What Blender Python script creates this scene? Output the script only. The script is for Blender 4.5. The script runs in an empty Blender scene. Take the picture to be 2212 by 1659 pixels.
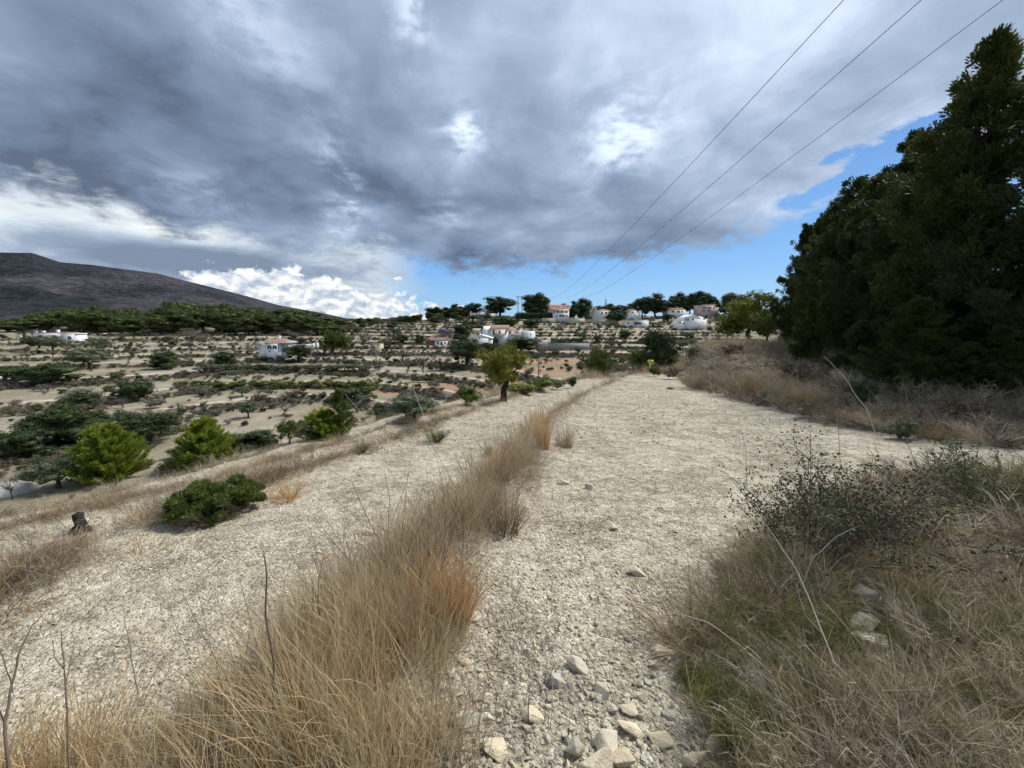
import bpy, math, random
import numpy as np
from math import radians, sin, cos, pi, tan, atan2
R = random.Random(7)
NR = np.random.RandomState(7)
scene = bpy.context.scene
COL = scene.collection

# ------------------------------------------------------------------ camera
FPX = 395.0                      # focal length in pixels of the 1024 wide picture
PITCH = radians(8.9)
EYE = 1.6
cam_d = bpy.data.cameras.new('camera'); cam = bpy.data.objects.new('camera', cam_d)
COL.objects.link(cam); scene.camera = cam
cam.location = (0, 0, EYE); cam.rotation_euler = (radians(90) - PITCH, 0, 0)
cam_d.sensor_width = 36; cam_d.lens = 36 * FPX / 1024
cam_d.clip_start = 0.05; cam_d.clip_end = 20000

K = 1024 / 2212.0                # my reading scale of the photograph
def ray(dx, dy):
    xr = (dx * K - 512) / FPX; yu = (384 - dy * K) / FPX
    return (xr, cos(PITCH) + yu * sin(PITCH), -sin(PITCH) + yu * cos(PITCH))
def at(dx, dy, Y):
    r = ray(dx, dy); t = Y / r[1]
    return (r[0] * t, Y, EYE + r[2] * t)
def ang(dx, dy):
    r = ray(dx, dy)
    return math.degrees(atan2(r[0], r[1])), math.degrees(atan2(r[2], math.hypot(r[0], r[1])))

# ------------------------------------------------------------------ node helpers
class NT:
    def __init__(s, tree):
        s.t = tree
    def n(s, typ, **kw):
        nd = s.t.nodes.new(typ)
        for k, v in kw.items(): setattr(nd, k, v)
        return nd
    def put(s, sock, v):
        if isinstance(v, X): s.t.links.new(v.o, sock)
        elif v is not None:
            if sock.type == 'RGBA' and isinstance(v, (tuple, list)) and len(v) == 3: v = (*v, 1)
            sock.default_value = v
    def math(s, op, a, b=None, c=None, clamp=False):
        nd = s.n('ShaderNodeMath', operation=op, use_clamp=clamp)
        for i, v in enumerate((a, b, c)):
            if v is not None: s.put(nd.inputs[i], v)
        return X(s, nd.outputs[0])
    def mix(s, f, a, b, blend='MIX'):
        nd = s.n('ShaderNodeMix', data_type='RGBA', blend_type=blend)
        s.put(nd.inputs[0], f); s.put(nd.inputs[6], a); s.put(nd.inputs[7], b)
        return X(s, nd.outputs[2])
    def noise(s, vec, scale=5., detail=4., rough=.5, dist=0., dims='3D', out=0, lac=2.):
        nd = s.n('ShaderNodeTexNoise', noise_dimensions=dims)
        s.put(nd.inputs['Vector'], vec); s.put(nd.inputs['Scale'], scale); s.put(nd.inputs['Detail'], detail)
        s.put(nd.inputs['Roughness'], rough); s.put(nd.inputs['Distortion'], dist); s.put(nd.inputs['Lacunarity'], lac)
        return X(s, nd.outputs[out])
    def voro(s, vec, scale, feature='F1', out='Distance', rnd=1.):
        nd = s.n('ShaderNodeTexVoronoi', feature=feature)
        s.put(nd.inputs['Vector'], vec); s.put(nd.inputs['Scale'], scale); s.put(nd.inputs['Randomness'], rnd)
        return X(s, nd.outputs[out])
    def ss(s, x, a, b):              # smoothstep
        nd = s.n('ShaderNodeMapRange', interpolation_type='SMOOTHSTEP')
        s.put(nd.inputs[0], x); s.put(nd.inputs[1], a); s.put(nd.inputs[2], b)
        return X(s, nd.outputs[0])
    def ramp(s, x, stops):
        nd = s.n('ShaderNodeValToRGB'); s.put(nd.inputs[0], x)
        e = nd.color_ramp.elements
        while len(e) > 1: e.remove(e[-1])
        e[0].position = stops[0][0]; e[0].color = (*stops[0][1], 1)
        for p, c in stops[1:]:
            q = e.new(p); q.color = (*c, 1)
        return X(s, nd.outputs[0])
    def comb(s, x, y, z):
        nd = s.n('ShaderNodeCombineXYZ')
        for i, v in enumerate((x, y, z)): s.put(nd.inputs[i], v)
        return X(s, nd.outputs[0])
    def vscale(s, v, k):
        nd = s.n('ShaderNodeVectorMath', operation='MULTIPLY'); s.put(nd.inputs[0], v); s.put(nd.inputs[1], k)
        return X(s, nd.outputs[0])
    def vadd(s, v, k):
        nd = s.n('ShaderNodeVectorMath', operation='ADD'); s.put(nd.inputs[0], v); s.put(nd.inputs[1], k)
        return X(s, nd.outputs[0])
class X:
    def __init__(s, nt, o): s.nt = nt; s.o = o
    def __add__(s, b): return s.nt.math('ADD', s, b)
    __radd__ = __add__
    def __sub__(s, b): return s.nt.math('SUBTRACT', s, b)
    def __rsub__(s, b): return s.nt.math('SUBTRACT', b, s)
    def __mul__(s, b): return s.nt.math('MULTIPLY', s, b)
    __rmul__ = __mul__
    def __truediv__(s, b): return s.nt.math('DIVIDE', s, b)
    def clamp(s): return s.nt.math('ADD', s, 0., clamp=True)

# ------------------------------------------------------------------ sky and light
SUN_EL, SUN_AZ = 50, 58          # degrees above the horizon, degrees right of the view
def build_world():
    w = bpy.data.worlds.new('World'); scene.world = w; w.use_nodes = True
    t = w.node_tree; t.nodes.clear(); g = NT(t)
    sky = g.n('ShaderNodeTexSky', sky_type='NISHITA', sun_disc=False)
    sky.sun_elevation = radians(SUN_EL); sky.sun_rotation = radians(SUN_AZ)
    sky.altitude = 100; sky.air_density = 1.0; sky.dust_density = .6; sky.ozone_density = 2.2
    co = g.n('ShaderNodeTexCoord'); V = X(g, co.outputs['Generated'])
    sp = g.n('ShaderNodeSeparateXYZ'); t.links.new(V.o, sp.inputs[0])
    x, y, z = (X(g, sp.outputs[i]) for i in range(3))
    az = g.math('ARCTAN2', x, y) * (180 / pi)
    el = g.math('ARCSINE', z) * (180 / pi)
    zz = g.math('MAXIMUM', z, 0.0) + 0.24
    P = g.comb(x / zz, y / zz, 0.0)                     # the flat cloud base seen in perspective
    A = g.comb(az * .1, el * .1, 0.0)
    def bump(dx, dy, sx, sy, rot=0.):
        a0, e0 = ang(dx, dy)
        u = az - a0; v = el - e0
        if rot:
            c_, s_ = cos(radians(rot)), sin(radians(rot))
            u, v = u * c_ + v * s_, v * c_ - u * s_
        u = u / sx; v = v / sy
        return g.math('EXPONENT', (u * u + v * v) * -1.)
    # how far the deck reaches down, as elevation against azimuth
    pts = [(-500, 395), (0, 400), (250, 470), (520, 520), (640, 548), (780, 540), (960, 580), (1080, 586), (1300, 566), (1500, 548),
           (1590, 528), (1660, 505), (1720, 478), (1800, 440), (1900, 430)]
    an = [ang(*p) for p in pts]
    fc = g.n('ShaderNodeFloatCurve'); cv = fc.mapping.curves[0]
    def nx(a): return min(max((a + 90) / 180, 0), 1)
    xs = [(nx(-90), an[0][1] + 3)] + [(nx(a), e) for a, e in an] + [(nx(60), an[-1][1]), (nx(90), 12)]
    while len(cv.points) < len(xs): cv.points.new(.5, .5)
    for p, (a, e) in zip(cv.points, xs): p.location = (a, e / 60)
    fc.mapping.update(); g.put(fc.inputs[1], (az + 90) / 180.)
    edge = X(g, fc.outputs[0]) * 60.
    n1 = g.noise(P, 1.25, 5, .52, .5)
    n2 = g.noise(g.vadd(P, (7, 3, 1)), 3.6, 6, .56, .35)
    nbig = g.noise(g.vadd(P, (2, 9, 4)), .75, 2, .5)
    ne = g.noise(g.vscale(A, (1, 2.2, 1)), 2.2, 5, .6, .3)
    deck = g.ss((el - edge) + (ne - .5) * 9. + (n2 - .5) * 3., -1.1, 2.0)
    # holes on the right where the blue shows
    hole = bump(1850, 385, 4.2, 1.7, 25) * 1.0 + bump(1745, 470, 4.0, 2.6, 30) * .9 + bump(1985, 290, 3.5, 2.2, 35) * .85 + bump(1820, 330, 2.5, .8, 10) * .5 - bump(1800, 432, 5, .9, 20) * .9
    hraw = g.ss(hole, .06, .3)
    hole = hraw * g.ss(hole + (ne - .5) * 2.4 + (n2 - .5) * .8, .38, .72)
    deck = deck * (1. - hole)
    # brightness of the deck: the side towards the hidden sun glows
    glow = bump(1480, 60, 21, 15) * .62 + bump(1950, 120, 15, 15) * .40 + bump(2000, 420, 16, 6, 25) * .26 + bump(560, 0, 16, 9, -20) * .16 + bump(1000, 60, 8, 8) * .2
    holes = bump(1000, 285, 2.6, 2.2) * .75 + bump(735, 352, 2.6, 2.2) * .55 + bump(742, 440, 2.6, 4.) * .55 + bump(965, 450, 3, 2.4) * .42 \
        + bump(1350, 290, 5.5, 4.2, 40) * .5 + bump(420, 415, 5, 2.6) * .30 + bump(890, 20, 2.6, 5) * .4 + bump(560, 90, 9, 4, -35) * .22
    dark = bump(60, 360, 14, 6) * .32 + bump(1060, 560, 9, 2.4) * .26 + bump(1250, 130, 6, 4, 30) * .05 + bump(1120, 190, 6, 5) * .2 + bump(560, 330, 20, 6, -25) * .10 \
        + bump(860, 400, 4, 8, 20) * .14 + bump(1450, 530, 12, 3) * .16
    b = .35 + glow * (.35 + nbig * .75) + (n1 - .5) * 1.3 + (n2 - .5) * .75 + g.ss(n2 * .55 + ne * .45, .44, .60) * holes * 1.0 - dark * .95
    deckc = g.ramp(g.math('MULTIPLY', b, 1., clamp=True), [(0, (.084, .112, .168)), (.2, (.134, .182, .265)), (.4, (.195, .255, .355)), (.6, (.28, .35, .465)), (.8, (.41, .49, .61)), (1, (.57, .65, .76))])
    # low bright bank on the left, under the deck
    nb = g.noise(g.vscale(A, (1, 3.0, 1)), 1.6, 5, .58, .4)
    left = g.ss(az + (nb - .5) * 16., -11., -19.) * g.ss(el, -6., 0.)
    lb = .66 + (nb - .5) * 1.2 - bump(470, 560, 12, 1.8, -3) * .9 - bump(330, 570, 9, 1.6) * .4 + bump(100, 470, 13, 2.4) * .22 + bump(420, 520, 9, 1.3, -6) * .25
    leftc = g.ramp(lb.clamp(), [(0, (.15, .19, .26)), (.35, (.24, .29, .38)), (.7, (.46, .52, .57)), (1, (.64, .67, .67))])
    # cumulus on the horizon
    nc = g.noise(g.vscale(A, (1, 1.5, 1)), 4.4, 5, .6, .2)
    nc2 = g.noise(g.vadd(g.vscale(A, (1, 1.5, 1)), (.02, -.09, 0)), 4.4, 5, .6, .2)
    cm = bump(600, 625, 6.5, 2.8) * 1.1 + bump(770, 655, 5.4, 2.1) * 1.05 + bump(470, 625, 5, 1.9) * .9 + bump(880, 640, 3, 1.0) * .5 + bump(860, 602, .8, .4) * .75 + bump(960, 668, 4.5, .8) * .9 \
        + bump(820, 690, 10, 1.0) * .8
    ca = g.ss(cm, .10, .35) * g.ss(cm + (nc - .5) * 2.1, .46, .74)
    cb = .62 + (nc - nc2) * 2.6 + (nc - .5) * 1.1
    cumc = g.ramp(cb.clamp(), [(0, (.28, .34, .43)), (.45, (.42, .47, .53)), (.75, (.58, .61, .62)), (1, (.70, .70, .67))])
    S = 10.
    hs = g.n('ShaderNodeHueSaturation'); hs.inputs['Saturation'].default_value = 1.12; hs.inputs['Value'].default_value = SKYV
    t.links.new(sky.outputs[0], hs.inputs['Color'])
    c = X(g, hs.outputs[0])
    blue = g.ramp((el / 60.).clamp(), [(0, (1.9, 3.9, 6.2)), (.12, (1.25, 3.05, 6.0)), (.35, (.75, 2.0, 4.6)), (1, (.45, 1.3, 3.4))])
    c = g.mix(.78, c, blue)
    def ten(q): return g.vscale(q, (S, S, S))
    c = g.mix(left * .97, c, ten(leftc))
    c = g.mix(ca, c, ten(cumc))
    c = g.mix(deck, c, ten(deckc))
    bg = g.n('ShaderNodeBackground'); g.put(bg.inputs[0], c); bg.inputs[1].default_value = .1
    out = g.n('ShaderNodeOutputWorld'); t.links.new(bg.outputs[0], out.inputs[0])
    w.cycles.sampling_method = 'MANUAL'; w.cycles.sample_map_resolution = 512
SKYV = 0.9
build_world()
sl = bpy.data.lights.new('sun', 'SUN'); sl.energy = 3.4; sl.angle = radians(18); sl.color = (1, .968, .92)
sun = bpy.data.objects.new('sun', sl); COL.objects.link(sun)
sun.rotation_euler = (radians(90 - SUN_EL), 0, radians(-SUN_AZ) + pi)
# a sun lamp shines along its -Z; turned so that it stands ahead and to the right of the camera
import mathutils
_d = mathutils.Vector((sin(radians(SUN_AZ)) * cos(radians(SUN_EL)), cos(radians(SUN_AZ)) * cos(radians(SUN_EL)), sin(radians(SUN_EL))))
sun.rotation_euler = _d.to_track_quat('Z', 'Y').to_euler()
vs = scene.view_settings; vs.view_transform = 'Standard'; vs.look = 'None'; vs.gamma = 1; vs.exposure = 0.6
vs.use_curve_mapping = False
scene.cycles.use_denoising = True
scene.cycles.max_bounces = 3; scene.cycles.diffuse_bounces = 2; scene.cycles.transmission_bounces = 2; scene.cycles.glossy_bounces = 1; scene.cycles.use_adaptive_sampling = True; scene.cycles.adaptive_threshold = .025; scene.cycles.adaptive_min_samples = 12; scene.cycles.use_fast_gi = False; scene.cycles.transparent_max_bounces = 8

# ------------------------------------------------------------------ naming helpers
def tag(o, label=None, cat=None, group=None, kind=None):
    if label: o['label'] = label
    if cat: o['category'] = cat
    if group: o['group'] = group
    if kind: o['kind'] = kind
    return o
def link(o, parent=None):
    COL.objects.link(o)
    if parent: o.parent = parent
    return o
def empty(name, loc=(0, 0, 0), rz=0., sc=1.):
    o = bpy.data.objects.new(name, None); link(o); o.location = loc; o.rotation_euler = (0, 0, rz)
    o.empty_display_size = .2
    o.scale = (sc, sc, sc) if not isinstance(sc, tuple) else sc
    return o
def mesh_np(name, V, F, mat=None, smooth=False, sizes=None):
    """V (n,3); F (m,k) faces of one size, or a flat list with sizes"""
    me = bpy.data.meshes.new(name)
    V = np.asarray(V, dtype=np.float32); F = np.asarray(F, dtype=np.int32)
    if sizes is None:
        m, k = F.shape; tot = np.full(m, k, np.int32); fl = F.ravel()
    else:
        tot = np.asarray(sizes, np.int32); fl = F
    me.vertices.add(len(V)); me.vertices.foreach_set('co', V.ravel())
    me.loops.add(len(fl)); me.loops.foreach_set('vertex_index', fl)
    me.polygons.add(len(tot)); st = np.zeros(len(tot), np.int32); st[1:] = np.cumsum(tot)[:-1]
    me.polygons.foreach_set('loop_start', st)
    if smooth: me.polygons.foreach_set('use_smooth', np.ones(len(tot), bool))
    if mat is not None:
        for m_ in (mat if isinstance(mat, list) else [mat]): me.materials.append(m_)
    me.update(calc_edges=True); me.validate()
    return me
def obj(name, me, parent=None):
    o = bpy.data.objects.new(name, me); return link(o, parent)
def vnoise(x, y, seed=0, octaves=4, rough=.5):
    """value noise on numpy arrays, about -1..1"""
    x = np.asarray(x, float); y = np.asarray(y, float); out = np.zeros(np.broadcast(x, y).shape); amp = 1.; tot = 0.
    for o in range(octaves):
        xi = np.floor(x).astype(np.int64); yi = np.floor(y).astype(np.int64); fx = x - xi; fy = y - yi
        fx = fx * fx * (3 - 2 * fx); fy = fy * fy * (3 - 2 * fy)
        def h(a, b):
            n = (a * 374761393 + b * 668265263 + (seed + o * 17) * 1274126177) & 0x7fffffff
            n = ((n ^ (n >> 13)) * 1274126177) & 0x7fffffff
            n = (n ^ (n >> 16)) & 0xffff
            return n / 32767.5 - 1.
        out += amp * ((h(xi, yi) * (1 - fx) + h(xi + 1, yi) * fx) * (1 - fy) + (h(xi, yi + 1) * (1 - fx) + h(xi + 1, yi + 1) * fx) * fy)
        tot += amp; amp *= rough; x = x * 2.03 + 11.3; y = y * 2.03 + 5.7
    return out / tot
def sst(x, a, b):
    t = np.clip((np.asarray(x, float) - a) / (b - a), 0, 1); return t * t * (3 - 2 * t)

# ------------------------------------------------------------------ shape of the land
def berm_x(y):
    return np.interp(y, [-6, 1.2, 2.06, 6.8, 12.7, 18.5, 30, 60], [-1.6, -.45, -.29, .53, 2.3, 4.9, 10.5, 26])
CP = [  # (dx, dy, distance) read off the photograph, turned into points of the valley floor
    (20, 1010, 34), (200, 980, 38), (600, 940, 46), (850, 905, 52), (20, 940, 42), (300, 920, 50), (1000, 870, 58),
    (100, 880, 55), (450, 870, 62), (750, 850, 68), (1000, 845, 66), (1150, 835, 58),
    (30, 800, 84), (250, 800, 84), (450, 800, 86), (750, 800, 88), (1000, 800, 84), (1160, 800, 76),
    (80, 745, 125), (230, 745, 120), (330, 735, 130), (570, 776, 105), (700, 752, 125), (850, 750, 125), (950, 750, 125), (1080, 748, 128), (1180, 742, 135),
    (30, 716, 175), (250, 716, 175), (500, 716, 175), (700, 716, 185), (850, 700, 220), (950, 690, 220),
    (1050, 684, 195), (1130, 690, 195), (1210, 694, 190), (1300, 690, 200), (1400, 690, 205), (1500, 700, 185), (1490, 678, 215), (1550, 676, 205), (1700, 690, 190), (1900, 690, 180), (2150, 690, 170),
    (1200, 725, 152), (1300, 728, 150), (1500, 728, 150), (1250, 765, 112), (1400, 765, 112), (1600, 745, 125),
    (1200, 800, 74), (1300, 800, 74), (1400, 790, 84), (1600, 770, 95), (1900, 750, 110), (2150, 740, 110),
    (100, 690, 260), (400, 690, 260), (650, 690, 270),
]
_cp = np.array([at(*c) for c in CP])
_ext = np.array([(-60, 5, -12), (-30, -5, -12), (0, -10, -12), (40, 0, -11), (20, 40, -11), (0, 38, -12), (60, 60, -9), (-130, 40, -11), (-220, 120, -7), (-300, 250, -2),
                 (120, 330, -3), (0, 330, -4), (250, 330, -3), (-250, 400, -2), (0, 500, 0), (400, 250, 2), (300, 100, 0), (-100, 500, 0), (300, 500, 0)], float)
_P = np.vstack([_cp, _ext])
def _tps_fit(P, lam=2.0):
    n = len(P); d = np.hypot(P[:, None, 0] - P[None, :, 0], P[:, None, 1] - P[None, :, 1]) / 50.
    Kk = np.where(d > 0, d * d * np.log(np.maximum(d, 1e-9)), 0) + lam * .05 * np.eye(n)
    Q = np.c_[np.ones(n), P[:, 0] / 50, P[:, 1] / 50]
    A = np.block([[Kk, Q], [Q.T, np.zeros((3, 3))]])
    return np.linalg.solve(A, np.r_[P[:, 2], 0, 0, 0])
_W = _tps_fit(_P)
def valley_base(x, y):
    x = np.asarray(x, float); y = np.asarray(y, float); sh = x.shape; x = x.ravel(); y = y.ravel()
    out = np.empty(len(x))
    for i in range(0, len(x), 20000):
        xs, ys = x[i:i + 20000], y[i:i + 20000]
        d = np.hypot(xs[:, None] - _P[None, :, 0], ys[:, None] - _P[None, :, 1]) / 50.
        Kk = np.where(d > 0, d * d * np.log(np.maximum(d, 1e-9)), 0)
        out[i:i + 20000] = Kk @ _W[:-3] + _W[-3] + _W[-2] * xs / 50 + _W[-1] * ys / 50
    return np.clip(out, -14, 14).reshape(sh)
def valley(x, y, full=False):
    B = valley_base(x, y) + vnoise(x / 30., y / 30., 3, 2) * .42 + vnoise(x / 9., y / 9., 31, 2) * .05
    r = np.hypot(x, y)
    st = 1.0
    f = B / st; k = np.floor(f); fr = f - k
    up = sst(fr, .74, .97)
    H = st * (k + up * .88 + fr * .12)
    fade = sst(r, 230, 330)
    H = H * (1 - fade) + B * fade
    if full: return H, up * (1 - up) * 4 * (1 - fade), k, fr
    return H
def near(x, y):
    s = (x - berm_x(y)) / np.interp(y, [5, 7.5, 11, 25], [1., .88, .86, 1.])
    yy = np.maximum(y, -3.)
    plane = -.07 * yy
    wob = vnoise(x / 1.7, y / 1.7, 5, 3) * .045
    sw = s + vnoise(x / 2.3, y / 2.3, 8, 3) * .35
    z = plane - .26 * (1 - sst(sw, -1.1, -.35))
    z = z + .10 * np.exp(-((sw + .15) / .38) ** 2)
    z = z - .66 * (1 - sst(sw, -4.4, -3.75)) - .55 * (1 - sst(sw, -7.9, -7.25))
    z = z + .07 * np.exp(-((sw + 3.75) / .4) ** 2) + .07 * np.exp(-((sw + 7.2) / .4) ** 2)
    z = z - .46 * np.maximum(0, -10.9 - sw) - .10 * np.maximum(0, -10.9 - sw) * vnoise(x / 4., y / 4., 77, 2)
    # bank on the right
    e1 = np.interp(y, [-3, 0, 1.28, 1.73, 2.27, 2.98, 3.5, 4.6, 5], [.55, .65, .72, .88, 1.15, 1.75, 2.85, 4.6, 6])
    e2 = np.interp(y, [6.3, 8.1, 10.8, 18.4, 30, 40], [8.6, 6.8, 7.0, 8.0, 12, 17])
    nn_ = vnoise(x / .9, y / .9, 21, 3)
    r1 = np.minimum(x - e1, 4.75 - y) + nn_ * .28; r2 = np.minimum(x - e2, y - 6.3) + nn_ * .4
    rb = np.maximum(r1, r2)
    bank = -.3 + .012 * np.minimum(x, 40) + .02 * np.maximum(0, 6 - y)
    w = sst(r2, -.1, 2.6)
    z = z + .10 * sst(r1, 0, .8)
    z = z * (1 - w) + np.maximum(bank, z) * w
    z = z + wob + vnoise(x / .5, y / .5, 9, 2) * .012
    cr = 27 + np.maximum(0, (x - 9)) * .9
    z = z - .30 * np.maximum(0, y - cr)
    z = z - .3 * np.maximum(0, x - 45)
    return z, sw, rb
def height(x, y):
    x = np.asarray(x, float); y = np.asarray(y, float)
    return np.maximum(near(x, y)[0], valley(x, y))
def hz(x, y): return float(height(np.array([x]), np.array([y]))[0])
def gp(dx, dy, ymin=1.0, ymax=320.):
    """where the sight line through a point of the photograph meets the land"""
    r = ray(dx, dy); Y = np.exp(np.linspace(math.log(ymin), math.log(ymax), 900)); t = Y / r[1]
    z = EYE + r[2] * t; h = height(r[0] * t, Y); i = np.where(z <= h)[0]
    if len(i) == 0: return (r[0] * ymax / r[1], ymax, hz(r[0] * ymax / r[1], ymax))
    i = i[0]; Yv = Y[i]
    return (r[0] * Yv / r[1], Yv, float(h[i]))
def gy(dx, Y):
    """on the land at distance Y in the direction of column dx"""
    r = ray(dx, 700); x = r[0] * Y / r[1]; return (x, Y, hz(x, Y))

# ------------------------------------------------------------------ materials
def mat(name, rough=.9, spec=.15):
    m = bpy.data.materials.new(name); m.use_nodes = True; t = m.node_tree; g = NT(t)
    b = t.nodes['Principled BSDF']; b.inputs['Roughness'].default_value = rough
    b.inputs['Specular IOR Level'].default_value = spec
    return m, g, b
def geo(g):
    return X(g, g.n('ShaderNodeNewGeometry').outputs['Position'])
def attr(g, name):
    nd = g.n('ShaderNodeAttribute', attribute_name=name); return X(g, nd.outputs['Fac'])
def bump(g, b, h, dist, strength=1.):
    nd = g.n('ShaderNodeBump'); nd.inputs['Strength'].default_value = strength; nd.inputs['Distance'].default_value = dist
    g.put(nd.inputs['Height'], h); g.t.links.new(nd.outputs[0], b.inputs['Normal'])
def plain(name, col, rough=.85, var=.12, scale=3., spec=.15):
    m, g, b = mat(name, rough, spec)
    n = g.noise(geo(g), scale, 5, .6)
    k = g.math('MULTIPLY_ADD', n, 2 * var, 1 - var)
    g.put(b.inputs['Base Color'], g.vscale(g.comb(*col), g.comb(k, k, k)))
    return m
def leafmat(name, cols, trans=.25, rough=.6, clump=1.2, spec=.2, iv=.25):
    """foliage: colour varies from leaf to leaf and softly over the crown"""
    m, g, b = mat(name, rough, spec)
    ge = g.n('ShaderNodeNewGeometry'); ri = X(g, ge.outputs['Random Per Island'])
    oi = g.n('ShaderNodeObjectInfo')
    n = g.noise(geo(g), clump, 3, .6)
    f = (ri * .55 + n * .9 - .22 + (X(g, oi.outputs['Random']) - .5) * iv).clamp()
    st = [(i / (len(cols) - 1), c) for i, c in enumerate(cols)]
    c = g.ramp(f, st); g.put(b.inputs['Base Color'], c)
    tr = g.n('ShaderNodeBsdfTranslucent'); g.put(tr.inputs[0], c)
    mx = g.n('ShaderNodeMixShader'); mx.inputs[0].default_value = trans
    out = g.t.nodes['Material Output']
    g.t.links.new(b.outputs[0], mx.inputs[1]); g.t.links.new(tr.outputs[0], mx.inputs[2]); g.t.links.new(mx.outputs[0], out.inputs[0])
    return m

def ground_mat():
    m, g, b = mat('stony_ground', .95, .08)
    P = geo(g)
    val = attr(g, 'valley'); ris = attr(g, 'riser'); veg = attr(g, 'scrub'); red = attr(g, 'red'); brush = attr(g, 'brush')
    n1 = g.noise(P, .6, 5, .6); n2 = g.noise(P, 6., 6, .65); n3 = g.noise(P, 38., 5, .7)
    v1 = g.voro(P, 26., out='Color'); v2 = g.voro(P, 60., out='Color'); vd = g.voro(P, 26., 'DISTANCE_TO_EDGE'); vd2 = g.voro(P, 62., 'DISTANCE_TO_EDGE')
    sv = g.n('ShaderNodeSeparateColor'); g.put(sv.inputs[0], v1); sv2 = g.n('ShaderNodeSeparateColor'); g.put(sv2.inputs[0], v2)
    v3 = g.voro(P, 8.5, out='Color'); sv3 = g.n('ShaderNodeSeparateColor'); g.put(sv3.inputs[0], v3)
    c = g.ramp((n2 * .6 + n1 * .62 - .11 + (X(g, sv.outputs[0]) - .5) * .46 + (X(g, sv2.outputs[0]) - .5) * .36 + (X(g, sv3.outputs[0]) - .5) * .26).clamp(),
               [(0, (.20, .168, .120)), (.3, (.345, .30, .220)), (.5, (.475, .42, .312)), (.72, (.575, .52, .405)), (1, (.70, .66, .55))])
    litter = g.ss(g.noise(P, 1.7, 4, .7), .46, .62) * g.ss(n3, .42, .58)
    c = g.mix(litter * .75, c, (.15, .13, .10))
    # ground under the brush: dark litter; also painted as shade on the step drops
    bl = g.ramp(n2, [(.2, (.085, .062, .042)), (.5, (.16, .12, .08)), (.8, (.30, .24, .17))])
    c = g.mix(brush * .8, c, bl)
    # the valley: terraces of soil, dry grass and dry stone walls, soil tones darkened for cloud shade
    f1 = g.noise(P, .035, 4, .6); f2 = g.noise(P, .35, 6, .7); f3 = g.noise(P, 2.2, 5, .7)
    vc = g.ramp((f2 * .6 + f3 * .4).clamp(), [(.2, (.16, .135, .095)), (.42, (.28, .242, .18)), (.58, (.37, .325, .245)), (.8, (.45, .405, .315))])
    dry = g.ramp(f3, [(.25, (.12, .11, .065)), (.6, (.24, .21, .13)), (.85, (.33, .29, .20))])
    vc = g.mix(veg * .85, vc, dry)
    rc = g.ramp(f3, [(.25, (.24, .14, .08)), (.6, (.36, .235, .145)), (.85, (.45, .33, .22))])
    vc = g.mix(red, vc, rc)
    wv = g.voro(g.vscale(P, (1, 1, 1.6)), 2.6, out='Color'); sw = g.n('ShaderNodeSeparateColor'); g.put(sw.inputs[0], wv)
    wall = g.ramp((X(g, sw.outputs[0]) * .5 + f3 * .5).clamp(), [(.15, (.10, .08, .06)), (.45, (.23, .19, .145)), (.8, (.40, .35, .28))])
    vc = g.mix(ris, vc, wall)
    vc = g.mix(attr(g, 'lip') * g.ss(f2, .36, .5) * .9, vc, (.60, .54, .43))
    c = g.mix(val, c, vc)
    g.put(b.inputs['Base Color'], c)
    h = g.ss(vd, 0., .35) * .5 + g.ss(vd2, 0., .3) * .25 + n3 * .35 + n2 * .5
    bump(g, b, h, .022, .9)
    return m
M = {}
M['ground'] = ground_mat()

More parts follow.
